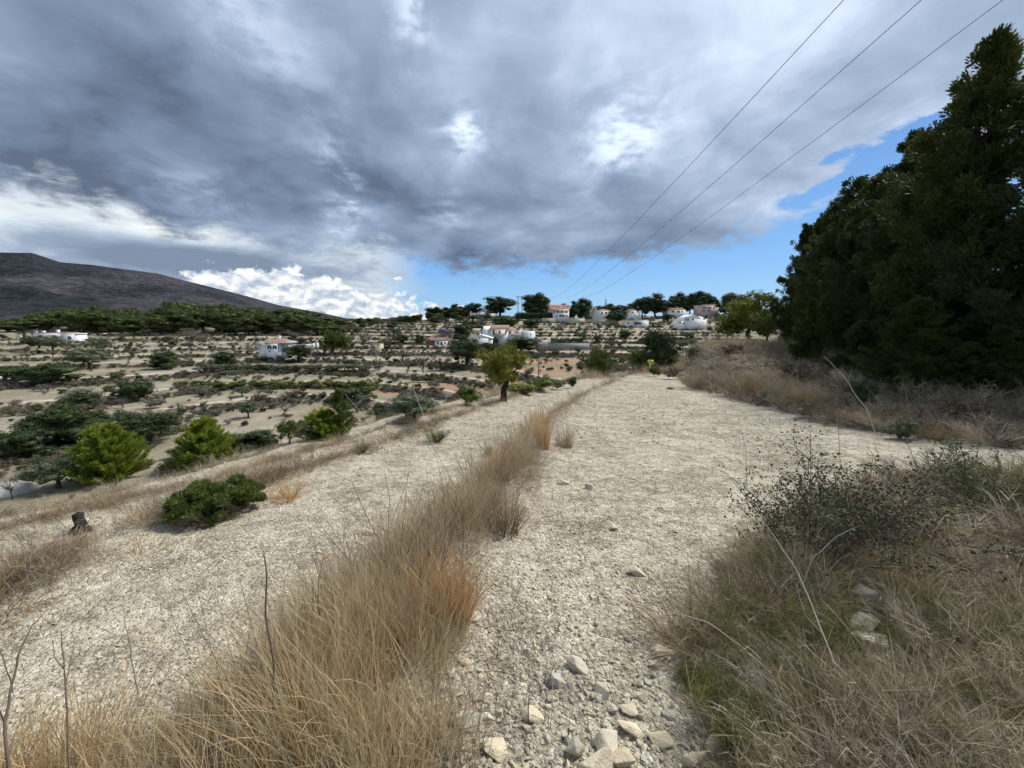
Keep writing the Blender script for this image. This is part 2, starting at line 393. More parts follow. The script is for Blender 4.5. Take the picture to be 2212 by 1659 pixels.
# ------------------------------------------------------------------ the land as one sheet
def land():
    A = np.radians(np.concatenate([np.linspace(-180, -69, 56), np.linspace(-68, 68, 560), np.linspace(69, 180, 56)]))
    rr = [0.01, .1, .2, .35]
    while rr[-1] < 420:
        r = rr[-1]
        rr.append(r * (1.014 if r < 28 else (1.008 if r < 230 else 1.03)))
    rr = np.array(rr + [500, 700, 1000, 1500, 2400]); a, r = np.meshgrid(A, rr)
    x = r * np.sin(a); y = r * np.cos(a) 
    n, sw, rb = near(x, y); v, ris, k, fr = valley(x, y, True)
    z = np.maximum(n, v)
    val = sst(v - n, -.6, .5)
    far = sst(r, 420, 700); z = z * (1 - far) + (-4) * far
    V = np.c_[x.ravel(), y.ravel(), z.ravel()]
    nr, na = x.shape; i = np.arange(nr - 1)[:, None] * na + np.arange(na - 1)[None, :]
    F = np.stack([i, i + 1, i + na + 1, i + na], -1).reshape(-1, 4)[:, ::-1]
    me = mesh_np('ground', V, F, M['ground'], smooth=True)
    scrub = sst(vnoise(x / 20., y / 20., 41, 4, .6) + (r - 90) / 260., -.15, .3)
    scrub = np.maximum(scrub, sst(fr, .30, .70) * .9 * sst(vnoise(x / 7., y / 7., 43, 3), -.4, .1))
    redc = np.zeros_like(x)
    for (dx, dy, Y, sx, sy) in RED:
        p = at(dx, dy, Y); redc = np.maximum(redc, 1 - sst(np.hypot((x - p[0]) / sx, (y - p[1]) / sy) + vnoise(x / 5., y / 5., 6, 3) * .3, .7, 1.1))
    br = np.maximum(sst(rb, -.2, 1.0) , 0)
    for c0, w_ in ((-.35, .45), (-4.05, .45), (-7.6, .45)):  # brush colour laid on the step drops to exaggerate their dark shade
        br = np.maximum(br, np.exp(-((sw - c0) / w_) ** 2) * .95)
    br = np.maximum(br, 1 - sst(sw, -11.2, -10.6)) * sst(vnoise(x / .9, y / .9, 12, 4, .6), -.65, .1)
    lip = np.maximum(sst(fr, .955, .985), 1 - sst(fr, .0, .10)) * (1 - sst(r, 230, 300))
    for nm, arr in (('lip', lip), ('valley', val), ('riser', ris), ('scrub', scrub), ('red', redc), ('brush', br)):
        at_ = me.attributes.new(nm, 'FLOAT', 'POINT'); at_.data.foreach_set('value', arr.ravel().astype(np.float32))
    o = obj('ground', me); tag(o, 'pale limestone track and stepped farm terraces running down into the valley', kind='structure')
RED = [(1210, 795, 80, 16, 4.5), (1250, 828, 62, 14, 4), (1180, 775, 96, 14, 5), (1000, 835, 70, 18, 4), (1330, 765, 112, 14, 3), (1480, 768, 100, 16, 3)]
land()

# ------------------------------------------------------------------ shapes: leaves, blades, twigs, stones
def unit(v): return v / np.maximum(np.linalg.norm(v, axis=-1, keepdims=True), 1e-9)
def rdir(rs, n): return unit(rs.normal(size=(n, 3)))
class Soup:
    """vertices and faces gathered with numpy, several materials"""
    def __init__(s): s.V = []; s.F = []; s.S = []; s.m = []; s.nv = 0
    def add(s, V, F, mi=0):
        F = np.asarray(F, np.int64); V = np.asarray(V, float).reshape(-1, 3)
        s.V.append(V); s.F.append((F + s.nv).ravel()); s.S.append(np.full(len(F), F.shape[1])); s.m.append(np.full(len(F), mi)); s.nv += len(V)
    def mesh(s, name, mats, smooth=False):
        me = mesh_np(name, np.vstack(s.V), np.concatenate(s.F), mats, smooth, np.concatenate(s.S))
        if isinstance(mats, list) and len(mats) > 1: me.polygons.foreach_set('material_index', np.concatenate(s.m).astype(np.int32))
        return me
    def leaves(s, C, D, L, W, mi=0, rs=NR):
        n = len(C); D = unit(D); side = unit(np.cross(D, rdir(rs, n))); L = np.broadcast_to(np.asarray(L, float), (n,))[:, None]; W = np.broadcast_to(np.asarray(W, float), (n,))[:, None]
        nor = np.cross(side, D)
        V = np.stack([C, C + D * L * .55 + side * W * .5 + nor * L * .06, C + D * L, C + D * L * .45 - side * W * .5], 1)
        s.add(V, np.arange(4 * n).reshape(n, 4), mi)
    def blades(s, C, D, L, W, curl, mi=0, rs=NR, seg=4, bk=.12):
        """curved tapering strips; they sag by curl"""
        n = len(C); D = unit(D); L = np.broadcast_to(np.asarray(L, float), (n,)); W = np.broadcast_to(np.asarray(W, float), (n,)); curl = np.broadcast_to(np.asarray(curl, float), (n,))
        side = unit(np.cross(D, rdir(rs, n))); V = np.zeros((n, 2 * seg + 1, 3))
        bend = rs.normal(size=(n, 3)) * bk; bend[:, 2] = 0
        hor = D.copy(); hor[:, 2] = 0; hor = hor / np.maximum(np.linalg.norm(hor, axis=1, keepdims=True), .15)
        for i in range(seg + 1):
            t = i / seg
            p = C + D * (L * t)[:, None] + (bend + hor * curl[:, None] * .5) * (L * t * t)[:, None]
            p[:, 2] -= curl * L * t * t * .45
            if i == seg: V[:, 2 * seg] = p
            else:
                w = (W * (1 - .75 * t) * .5)[:, None]
                V[:, 2 * i] = p - side * w; V[:, 2 * i + 1] = p + side * w
        k = 2 * seg + 1; b = np.arange(n)[:, None] * k
        q = np.concatenate([b + np.array([[2 * i, 2 * i + 1, 2 * i + 3, 2 * i + 2]]) for i in range(seg - 1)])
        s.V.append(V.reshape(-1, 3)); s.F.append((q + s.nv).ravel()); s.S.append(np.full(len(q), 4)); s.m.append(np.full(len(q), mi))
        tt = b + np.array([[2 * seg - 2, 2 * seg - 1, 2 * seg]])
        s.F.append((tt + s.nv).ravel()); s.S.append(np.full(n, 3)); s.m.append(np.full(n, mi)); s.nv += n * k
    def tube(s, pts, rad, sides=5, mi=0, cap=True):
        pts = np.asarray(pts, float); n = len(pts); rad = np.broadcast_to(np.asarray(rad, float), (n,))
        T = np.gradient(pts, axis=0); T = unit(T); u = unit(np.cross(T, np.array([.31, .17, .9]) if abs(T[0][2]) < .9 else np.array([1., .1, 0.]))); v = np.cross(T, u)
        a = np.linspace(0, 2 * pi, sides, endpoint=False)
        V = pts[:, None] + rad[:, None, None] * (u[:, None] * np.cos(a)[None, :, None] + v[:, None] * np.sin(a)[None, :, None])
        i = np.arange(n - 1)[:, None] * sides; j = np.arange(sides)[None]; j2 = (j + 1) % sides
        F = np.stack([i + j, i + j2, i + sides + j2, i + sides + j], -1).reshape(-1, 4)
        base = s.nv; s.add(V.reshape(-1, 3), F, mi)
        if cap:
            s.F.append(np.arange(sides) + base + (n - 1) * sides); s.S.append(np.array([sides])); s.m.append(np.array([mi]))
    def box(s, x0, x1, y0, y1, z0, z1, mi=0):
        V = [(x0, y0, z0), (x1, y0, z0), (x1, y1, z0), (x0, y1, z0), (x0, y0, z1), (x1, y0, z1), (x1, y1, z1), (x0, y1, z1)]
        s.add(V, [(0, 3, 2, 1), (4, 5, 6, 7), (0, 1, 5, 4), (1, 2, 6, 5), (2, 3, 7, 6), (3, 0, 4, 7)], mi)
def wiggle(rs, a, b, n=6, amp=.06):
    a = np.array(a, float); b = np.array(b, float); t = np.linspace(0, 1, n)[:, None]
    L = np.linalg.norm(b - a); w = np.cumsum(rs.normal(size=(n, 3)), 0) * amp * L / math.sqrt(n); w -= w[0]; w -= t * w[-1]
    return a + (b - a) * t + w

BARK = plain('bark', (.085, .065, .05), .95, .35, 9)
BARKD = plain('bark_dark', (.035, .028, .024), .95, .35, 9)
TWIG = plain('twig_grey', (.24, .21, .18), .9, .3, 20)
TWIGW = plain('twig_pale', (.52, .47, .40), .8, .18, 12)
TWIGT = plain('twig_tan', (.42, .30, .17), .85, .2, 12)
STALK = plain('stalk_brown', (.13, .10, .08), .9, .3, 22)
PINE = leafmat('pine_needles', [(.026, .038, .012), (.062, .084, .022), (.11, .135, .034)], .15, clump=.25)
PINEF = leafmat('pine_needles_far', [(.02, .033, .018), (.04, .062, .03), (.065, .09, .04)], .12, clump=.2)
BRIGHT = leafmat('young_pine_needles', [(.11, .145, .016), (.21, .265, .03), (.32, .37, .06)], .35, clump=1.5)
CYP = leafmat('cypress_sprays', [(.018, .028, .011), (.048, .068, .022), (.095, .12, .035)], .18, clump=.6)
CYPL = leafmat('cypress_sprays_light', [(.025, .035, .01), (.06, .08, .02), (.11, .13, .03)], .2, clump=.7)
OLIVE = leafmat('olive_leaves', [(.05, .065, .035), (.105, .125, .07), (.17, .19, .115)], .15, clump=.4)
DARKG = leafmat('carob_leaves', [(.020, .032, .014), (.046, .068, .024), (.08, .105, .038)], .12, clump=.4)
YELG = leafmat('yellowing_leaves', [(.055, .085, .014), (.13, .155, .024), (.27, .22, .035)], .25, clump=.5)
MIDG = leafmat('mid_green_leaves', [(.04, .06, .014), (.085, .12, .025), (.15, .18, .045)], .22, clump=.6)
GREYB = leafmat('grey_scrub', [(.09, .08, .06), (.17, .15, .115), (.27, .24, .185)], .15, clump=.5)
BROWNB = leafmat('brown_scrub', [(.08, .058, .042), (.155, .112, .08), (.25, .185, .13)], .15, clump=.5)
PURPLE = leafmat('purple_flowers', [(.12, .09, .16), (.24, .18, .33), (.36, .28, .46)], .2, clump=.6)
GRASSY = leafmat('straw_grass', [(.30, .23, .13), (.52, .42, .25), (.72, .61, .40)], .3, clump=2.2, rough=.7)
GRASSO = leafmat('orange_grass', [(.36, .20, .08), (.58, .37, .17), (.74, .53, .28)], .3, clump=2.2, rough=.7)
GRASSG = leafmat('grey_dry_grass', [(.16, .13, .09), (.40, .335, .235), (.62, .535, .40)], .22, iv=.6, clump=2.2, rough=.8)
GRASSB = leafmat('brown_dry_grass', [(.10, .075, .042), (.27, .205, .12), (.47, .375, .24)], .22, iv=.7, clump=1.1, rough=.8)
FERN = leafmat('fern_green', [(.06, .070, .02), (.14, .148, .046), (.26, .24, .09)], .3, clump=2.5)
SMALLF = leafmat('small_dark_leaves', [(.03, .042, .02), (.06, .08, .035), (.12, .14, .07)], .15, clump=3)

def crown_soup(s, rs, lumps, per, leaf, mi=0, flat=1., updir=.35, thin=.55, depth=.35):
    """leaf clusters on the skin of overlapping lumps (c, r)"""
    for c, r in lumps:
        n = int(per * r * r / (np.mean([q[1] for q in lumps]) ** 2)) + 8
        d = rdir(rs, n); d[:, 2] = np.where(d[:, 2] < -.35, -d[:, 2] * .5, d[:, 2])
        rad = r * (1 - depth * rs.rand(n) ** 2) * (1 + rs.normal(size=n) * .07)
        P = np.array(c) + d * rad[:, None] * np.array([1, 1, flat])
        D = d + rdir(rs, n) * .7 + np.array([0, 0, updir])
        L = leaf * (.6 + .8 * rs.rand(n)); s.leaves(P - unit(D) * L[:, None] * .4, D, L, L * thin, mi, rs)
def core(s, rs, lumps, k=.72, flat=1., mi=0):  # opaque blobs added inside the crowns to block light through the leaves
    import itertools
    t = (1 + 5 ** .5) / 2
    ico = unit(np.array([(-1, t, 0), (1, t, 0), (-1, -t, 0), (1, -t, 0), (0, -1, t), (0, 1, t), (0, -1, -t), (0, 1, -t), (t, 0, -1), (t, 0, 1), (-t, 0, -1), (-t, 0, 1)], float))
    f = [(0, 11, 5), (0, 5, 1), (0, 1, 7), (0, 7, 10), (0, 10, 11), (1, 5, 9), (5, 11, 4), (11, 10, 2), (10, 7, 6), (7, 1, 8), (3, 9, 4), (3, 4, 2), (3, 2, 6), (3, 6, 8), (3, 8, 9), (4, 9, 5), (2, 4, 11), (6, 2, 10), (8, 6, 7), (9, 8, 1)]
    for c, r in lumps:
        s.add(np.array(c) + ico * r * k * (1 + rs.normal(size=(12, 1)) * .1) * np.array([1, 1, flat]), f, mi)

# every plant mesh below is one unit high, standing on its origin
def lumpset(rs, n, zc, rx, rz, lr, bottom=.0):
    out = []
    for i in range(n):
        d = rdir(rs, 1)[0]; q = rs.rand() ** .4
        c = np.array([d[0] * rx * q, d[1] * rx * q, zc + d[2] * rz * q])
        c[2] = max(c[2], bottom); out.append((c, lr * (.65 + .7 * rs.rand())))
    return out
def tree_parts(seed, leafm, n=24, zc=.64, rx=.33, rz=.24, lr=.16, per=110, leaf=.05, trunk=.035, bark=BARK, bottom=.3, flat=.85, forks=5, lean=0., thin=.55, corek=.7):
    rs = np.random.RandomState(seed); L = lumpset(rs, n, zc, rx, rz, lr, bottom)
    top = max(c[2] + r * flat for c, r in L); L = [(c, r) for c, r in L]
    s = Soup(); core(s, rs, L, corek, flat); crown_soup(s, rs, L, per, leaf, flat=flat, thin=thin)
    for i in range(len(s.V)): s.V[i][:, 2] *= 1 / top
    w = Soup(); mid = np.array([lean, 0, zc * .62])
    w.tube(wiggle(rs, (0, 0, -.03), mid, 7, .12), np.linspace(trunk * 1.25, trunk * .8, 7), 8)
    for i in range(forks):
        c = L[rs.randint(len(L))][0]; w.tube(wiggle(rs, mid, c, 6, .12), np.linspace(trunk * .7, trunk * .15, 6), 5)
    return s.mesh('crown', leafm), w.mesh('trunk', bark, True)
def shrub_mesh(seed, leafm, n=12, rx=.5, lr=.28, per=110, leaf=.07, thin=.5, corek=.65, zc=.45, updir=.35):
    rs = np.random.RandomState(seed); L = lumpset(rs, n, zc, rx, .32, lr, .12)
    s = Soup(); core(s, rs, L, corek, .9); crown_soup(s, rs, L, per, leaf, flat=.9, thin=thin, updir=updir); top = max(c[2] + r * .9 for c, r in L)
    for i in range(len(s.V)): s.V[i] /= top
    return s.mesh('shrub', leafm)
def needle_bush(seed, leafm, whorls=46, per=210, leaf=.16, thin=.07, width=.42, pw=1.):
    """a young pine: shoots that turn upward, ending in brushes of long needles"""
    rs = np.random.RandomState(seed); s = Soup(); st = Soup()
    st.tube(wiggle(rs, (0, 0, -.02), (0, 0, .92), 8, .05), np.linspace(.022, .006, 8), 6)
    for i in range(whorls):
        h = (i + .5) / whorls; a = rs.rand() * 2 * pi; r = width * (1 - h ** 1.6) ** pw * (.55 + .55 * rs.rand()) + .03
        tip = np.array([cos(a) * r, sin(a) * r, .06 + h * .84 + .1 * rs.rand()]); base = np.array([0, 0, max(.02, tip[2] - r * .75)])
        pts = wiggle(rs, base, tip, 5, .05); pts[:, 2] -= np.sin(np.linspace(0, pi, 5)) * r * .12
        st.tube(pts, np.linspace(.010, .003, 5), 4)
        t = rs.rand(per) ** .6; idx = t * 4; k = np.minimum(idx.astype(int), 3); P = pts[k] + (pts[k + 1] - pts[k]) * (idx - k)[:, None]
        D = unit(tip - base) * .9 + rdir(rs, per) * .8 + np.array([0, 0, .45])
        s.leaves(P + rs.normal(size=(per, 3)) * .018, D, leaf * (.5 + .6 * rs.rand(per)) * .6, leaf * thin * 1.6, 0, rs)
    return s.mesh('needles', leafm), st.mesh('stem', BARK, True)
def cypress_parts(seed, leafm, boughs=230, per=230, rb=.17, lean=0.):
    """unit high; boughs carry knots of upturned sprays; ragged outline"""
    rs = np.random.RandomState(seed); s = Soup(); w = Soup()
    w.tube(wiggle(rs, (0, 0, -.02), (0, 0, .93), 9, .03), np.linspace(.022, .004, 9), 8)
    for i in range(boughs):
        h = .02 + .96 * (i + rs.rand()) / boughs; prof = rb * (min(1, .6 + h * 2.)) * (1 - max(0, h - .30) / .76) ** .9
        a = rs.rand() * 2 * pi; r = prof * (.55 + .85 * rs.rand() ** 1.3) + .006; up = (.35 + .5 * rs.rand()) * r * .9
        base = np.array([0, 0, max(.0, h - up * .5)]); tip = np.array([cos(a) * r, sin(a) * r, h + up]); pts = wiggle(rs, base, tip, 5, .08)
        if i % 2 == 0: w.tube(pts, np.linspace(.0045, .0015, 5), 4)
        nk = 3 + int(r / .035)
        for k in range(nk):
            t = .35 + .65 * (k + rs.rand() * .6) / nk; q = t * 4; m_ = min(3, int(q)); c = pts[m_] + (pts[m_ + 1] - pts[m_]) * (q - m_) + rs.normal(size=3) * .010
            kr = (.017 + .013 * rs.rand()) * (1.1 - .5 * h) * (1.25 - .5 * t); n = per
            d = rdir(rs, n); P = c + d * kr * (1.2 * rs.rand(n) ** .5)[:, None] * np.array([1, 1, 1.2])
            D = d * .7 + rdir(rs, n) * .45 + np.array([cos(a) * .55, sin(a) * .55, .65])
            s.leaves(P, D, .0115 * (.55 + .9 * rs.rand(n)), .0052, 0, rs)
    core(s, rs, [(np.array([0, 0, z]) + rs.normal(size=3) * .012, rb * .85 * (1 - max(0, z - .2) / .80)) for z in np.linspace(.06, .58, 12)], .50, 1.1)
    return s.mesh('crown', leafm), w.mesh('trunk', BARKD, True)
def tuft(seed, m, n=70, h=.5, spread=.10, lean=.28, width=.0026, curl=.35, heads=0.):
    rs = np.random.RandomState(seed); s = Soup(); a = rs.rand(n) * 2 * pi; r = spread * np.sqrt(rs.rand(n))
    C = np.c_[np.cos(a) * r, np.sin(a) * r, np.full(n, -.02)]
    D = np.c_[np.cos(a) * lean * (r / spread), np.sin(a) * lean * (r / spread), np.ones(n)] + rs.normal(size=(n, 3)) * np.array([lean * .6, lean * .6, .05])
    s.blades(C, D, h * (.45 + .65 * rs.rand(n)), width * (.6 + .8 * rs.rand(n)), curl * rs.rand(n) ** 1.5 * 1.6, 0, rs)
    return s.mesh('tuft', m)
def twigs(seed, m, stems=12, h=.5, spread=.9, sub=7, width=.004, base=.06, curl=.1, sub2=0, mi=0, s=None, ret=False):
    """a bare branching tangle of thin stems"""
    rs = np.random.RandomState(seed); own = s is None
    if own: s = Soup()
    a = rs.rand(stems) * 2 * pi; r = base * rs.rand(stems)
    C = np.c_[np.cos(a) * r, np.sin(a) * r, np.full(stems, -.02)]; D = unit(np.c_[np.cos(a) * spread, np.sin(a) * spread, np.ones(stems)] + rs.normal(size=(stems, 3)) * .25)
    L = h * (.6 + .6 * rs.rand(stems)); s.blades(C, D, L, width, curl, mi, rs, 5, .02)
    k = np.repeat(np.arange(stems), sub); t = .2 + .75 * rs.rand(len(k)); C2 = C[k] + D[k] * (L[k] * t)[:, None]; C2[:, 2] -= curl * L[k] * t * t * .45
    D2 = unit(D[k] + rs.normal(size=(len(k), 3)) * .55); D2[:, 2] = np.abs(D2[:, 2]) * .8; L2 = L[k] * (.25 + .3 * rs.rand(len(k))) * (1.1 - t * .5)
    s.blades(C2, D2, L2, width * .55, curl, mi, rs, 3, .03); tips = C2 + D2 * L2[:, None]
    allp = [C2 + D2 * (L2 * u)[:, None] for u in (.4, .7, 1.)]
    if sub2:
        k = np.repeat(np.arange(len(C2)), sub2); t = .2 + .8 * rs.rand(len(k)); C3 = C2[k] + D2[k] * (L2[k] * t)[:, None]
        D3 = unit(D2[k] + rs.normal(size=(len(k), 3)) * .7); L3 = L2[k] * (.3 + .4 * rs.rand(len(k)))
        s.blades(C3, D3, L3, width * .35, curl, mi, rs, 2); allp.append(C3 + D3 * L3[:, None] * .8)
    if ret: return s, np.vstack(allp)
    return s.mesh('twigs', m)
def rock_mesh(seed, m, flat=.6, n=16, bev=False):
    import bmesh
    rs = np.random.RandomState(seed); bm = bmesh.new(); P = rdir(rs, n) * np.array([.5, .38, .5 * flat]) * (.8 + .3 * rs.rand(n, 1))
    for p in P: bm.verts.new(p)
    r = bmesh.ops.convex_hull(bm, input=bm.verts)
    for v in [v for v in bm.verts if not v.link_faces]: bm.verts.remove(v)
    bmesh.ops.recalc_face_normals(bm, faces=bm.faces)
    if bev: bmesh.ops.bevel(bm, geom=list(bm.edges), offset=.035, segments=2, affect='EDGES', profile=.6)
    me = bpy.data.meshes.new('stone'); bm.to_mesh(me); bm.free(); me.materials.append(m)
    return me
def stone_mat(name, stops, sc=14):
    m, g, b = mat(name, .9, .12); P = X(g, g.n('ShaderNodeTexCoord').outputs['Object']); oi = g.n('ShaderNodeObjectInfo')
    n = g.noise(P, sc * .15, 5, .65); n2 = g.noise(P, sc, 4, .7)
    f = (n * .5 + n2 * .25 + X(g, oi.outputs['Random']) * .5 - .12).clamp()
    g.put(b.inputs['Base Color'], g.ramp(f, stops)); bump(g, b, n * .6 + n2 * .5, .02, .7)
    return m
STONE = stone_mat('limestone', [(0, (.22, .185, .14)), (.35, (.43, .375, .285)), (.6, (.56, .50, .39)), (1, (.70, .65, .54))])
STONEG = stone_mat('grey_limestone', [(0, (.27, .245, .195)), (.4, (.44, .41, .33)), (1, (.60, .57, .47))])
STONEY = stone_mat('cream_limestone', [(0, (.36, .29, .18)), (.4, (.58, .50, .35)), (1, (.70, .62, .46))])

# ------------------------------------------------------------------ uncountable ground cover, laid out with geometry nodes
def scatter(name, label, pts, rz, sc, variants, tilt=None, kind='stuff'):
    """pts (n,3); one point each; variants = list of meshes, handed out at random"""
    n = len(pts); me = bpy.data.meshes.new(name); me.vertices.add(n); me.vertices.foreach_set('co', np.asarray(pts, np.float32).ravel())
    rot = np.zeros((n, 3), np.float32); rot[:, 2] = rz
    if tilt is not None: rot[:, :2] = tilt
    a = me.attributes.new('rot', 'FLOAT_VECTOR', 'POINT'); a.data.foreach_set('vector', rot.ravel())
    a = me.attributes.new('sc', 'FLOAT', 'POINT'); a.data.foreach_set('value', np.asarray(sc, np.float32) * np.ones(n, np.float32))
    a = me.attributes.new('pick', 'INT', 'POINT'); a.data.foreach_set('value', np.random.RandomState(n).randint(0, len(variants), n).astype(np.int32))
    o = obj(name, me); tag(o, label, kind=kind)
    ng = bpy.data.node_groups.new(name, 'GeometryNodeTree')
    ng.interface.new_socket('Geometry', in_out='INPUT', socket_type='NodeSocketGeometry'); ng.interface.new_socket('Geometry', in_out='OUTPUT', socket_type='NodeSocketGeometry')
    gi = ng.nodes.new('NodeGroupInput'); go = ng.nodes.new('NodeGroupOutput'); j = ng.nodes.new('GeometryNodeJoinGeometry')
    def na(nm, ty):
        q = ng.nodes.new('GeometryNodeInputNamedAttribute'); q.data_type = ty; q.inputs['Name'].default_value = nm; return q.outputs['Attribute']
    ar, asc, ap = na('rot', 'FLOAT_VECTOR'), na('sc', 'FLOAT'), na('pick', 'INT')
    e2r = ng.nodes.new('FunctionNodeEulerToRotation'); ng.links.new(ar, e2r.inputs[0])
    for k, vm in enumerate(variants):
        src = bpy.data.objects.new(name + '_piece', vm)       # never linked to the scene: only a source
        oi = ng.nodes.new('GeometryNodeObjectInfo'); oi.inputs['Object'].default_value = src; oi.inputs['As Instance'].default_value = True
        cmpn = ng.nodes.new('FunctionNodeCompare'); cmpn.data_type = 'INT'; cmpn.operation = 'EQUAL'
        ins = [i for i in cmpn.inputs if i.type == 'INT']; ng.links.new(ap, ins[0]); ins[1].default_value = k
        ip = ng.nodes.new('GeometryNodeInstanceOnPoints'); ng.links.new(gi.outputs[0], ip.inputs['Points']); ng.links.new(cmpn.outputs[0], ip.inputs['Selection'])
        ng.links.new(oi.outputs['Geometry'], ip.inputs['Instance']); ng.links.new(e2r.outputs[0], ip.inputs['Rotation']); ng.links.new(asc, ip.inputs['Scale'])
        ng.links.new(ip.outputs[0], j.inputs[0])
    ng.links.new(j.outputs[0], go.inputs[0])
    md = o.modifiers.new('scatter', 'NODES'); md.node_group = ng
    return o
def field(n, x0, x1, y0, y1, dens, seed=1, power=0.):
    """random points on the land; dens(x, y, s, rb) = 0..1; power > 0 crowds them near the camera"""
    rs = np.random.RandomState(seed); x = x0 + (x1 - x0) * rs.rand(n)
    if power: y = y0 * (y1 / y0) ** (rs.rand(n) ** power)
    else: y = y0 + (y1 - y0) * rs.rand(n)
    nz, s, rb = near(x, y); v = valley(x, y); keep = rs.rand(n) < dens(x, y, s, rb)
    x, y = x[keep], y[keep]; return np.c_[x, y, np.maximum(nz, v)[keep]], rs
def wedge(n, r0, r1, a0, a1, dens, seed, pw=1.):
    """the same in rings round the camera, even per picture area"""
    rs = np.random.RandomState(seed); r = r0 * (r1 / r0) ** (rs.rand(n) ** pw); a = np.radians(a0 + (a1 - a0) * rs.rand(n)); x = r * np.sin(a); y = r * np.cos(a)
    nz, s, rb = near(x, y); v = valley(x, y); keep = (rs.rand(n) < dens(x, y, s, rb)) & (y > .5)
    x, y = x[keep], y[keep]; return np.c_[x, y, np.maximum(nz, v)[keep]], rs

# ================================================================== stones and gravel on the track
def near_zone(x, y): return (near(x, y)[0] > valley(x, y) - .05)
GV = [rock_mesh(100 + i, [STONE, STONE, STONEY, STONE, STONEY, STONE, STONE, STONEG][i % 8], [.6, .45, .8, .35][i % 4], 12) for i in range(8)]
def d_grav(x, y, s, rb):
    trk = (s > -10.9) * (1 - .8 * sst(rb, -.2, .8)) * (1 - .5 * np.exp(-((s + .35) / .3) ** 2))
    rut = 1 - .5 * (np.exp(-((s - 1.35) / .42) ** 2) + np.exp(-((s - 3.1) / .45) ** 2) + np.exp(-((s + 1.9) / .35) ** 2)) * (y > 2.6)
    return trk * rut * (.35 + .65 * sst(vnoise(x / .7, y / .7, 50, 4, .6), -.5, .3))
p, rs = wedge(75000, 1.1, 9, -62, 58, d_grav, 11); scatter('gravel', 'small pale limestone gravel covering the near track', p, rs.rand(len(p)) * 6.3, .010 + .035 * rs.rand(len(p)) ** 3.2, GV, rs.normal(size=(len(p), 2)) * .4)
p, rs = wedge(42000, 7, 36, -62, 40, d_grav, 12); scatter('gravel', 'coarser limestone gravel on the further track', p, rs.rand(len(p)) * 6.3, .02 + .075 * rs.rand(len(p)) ** 4, GV, rs.normal(size=(len(p), 2)) * .4)

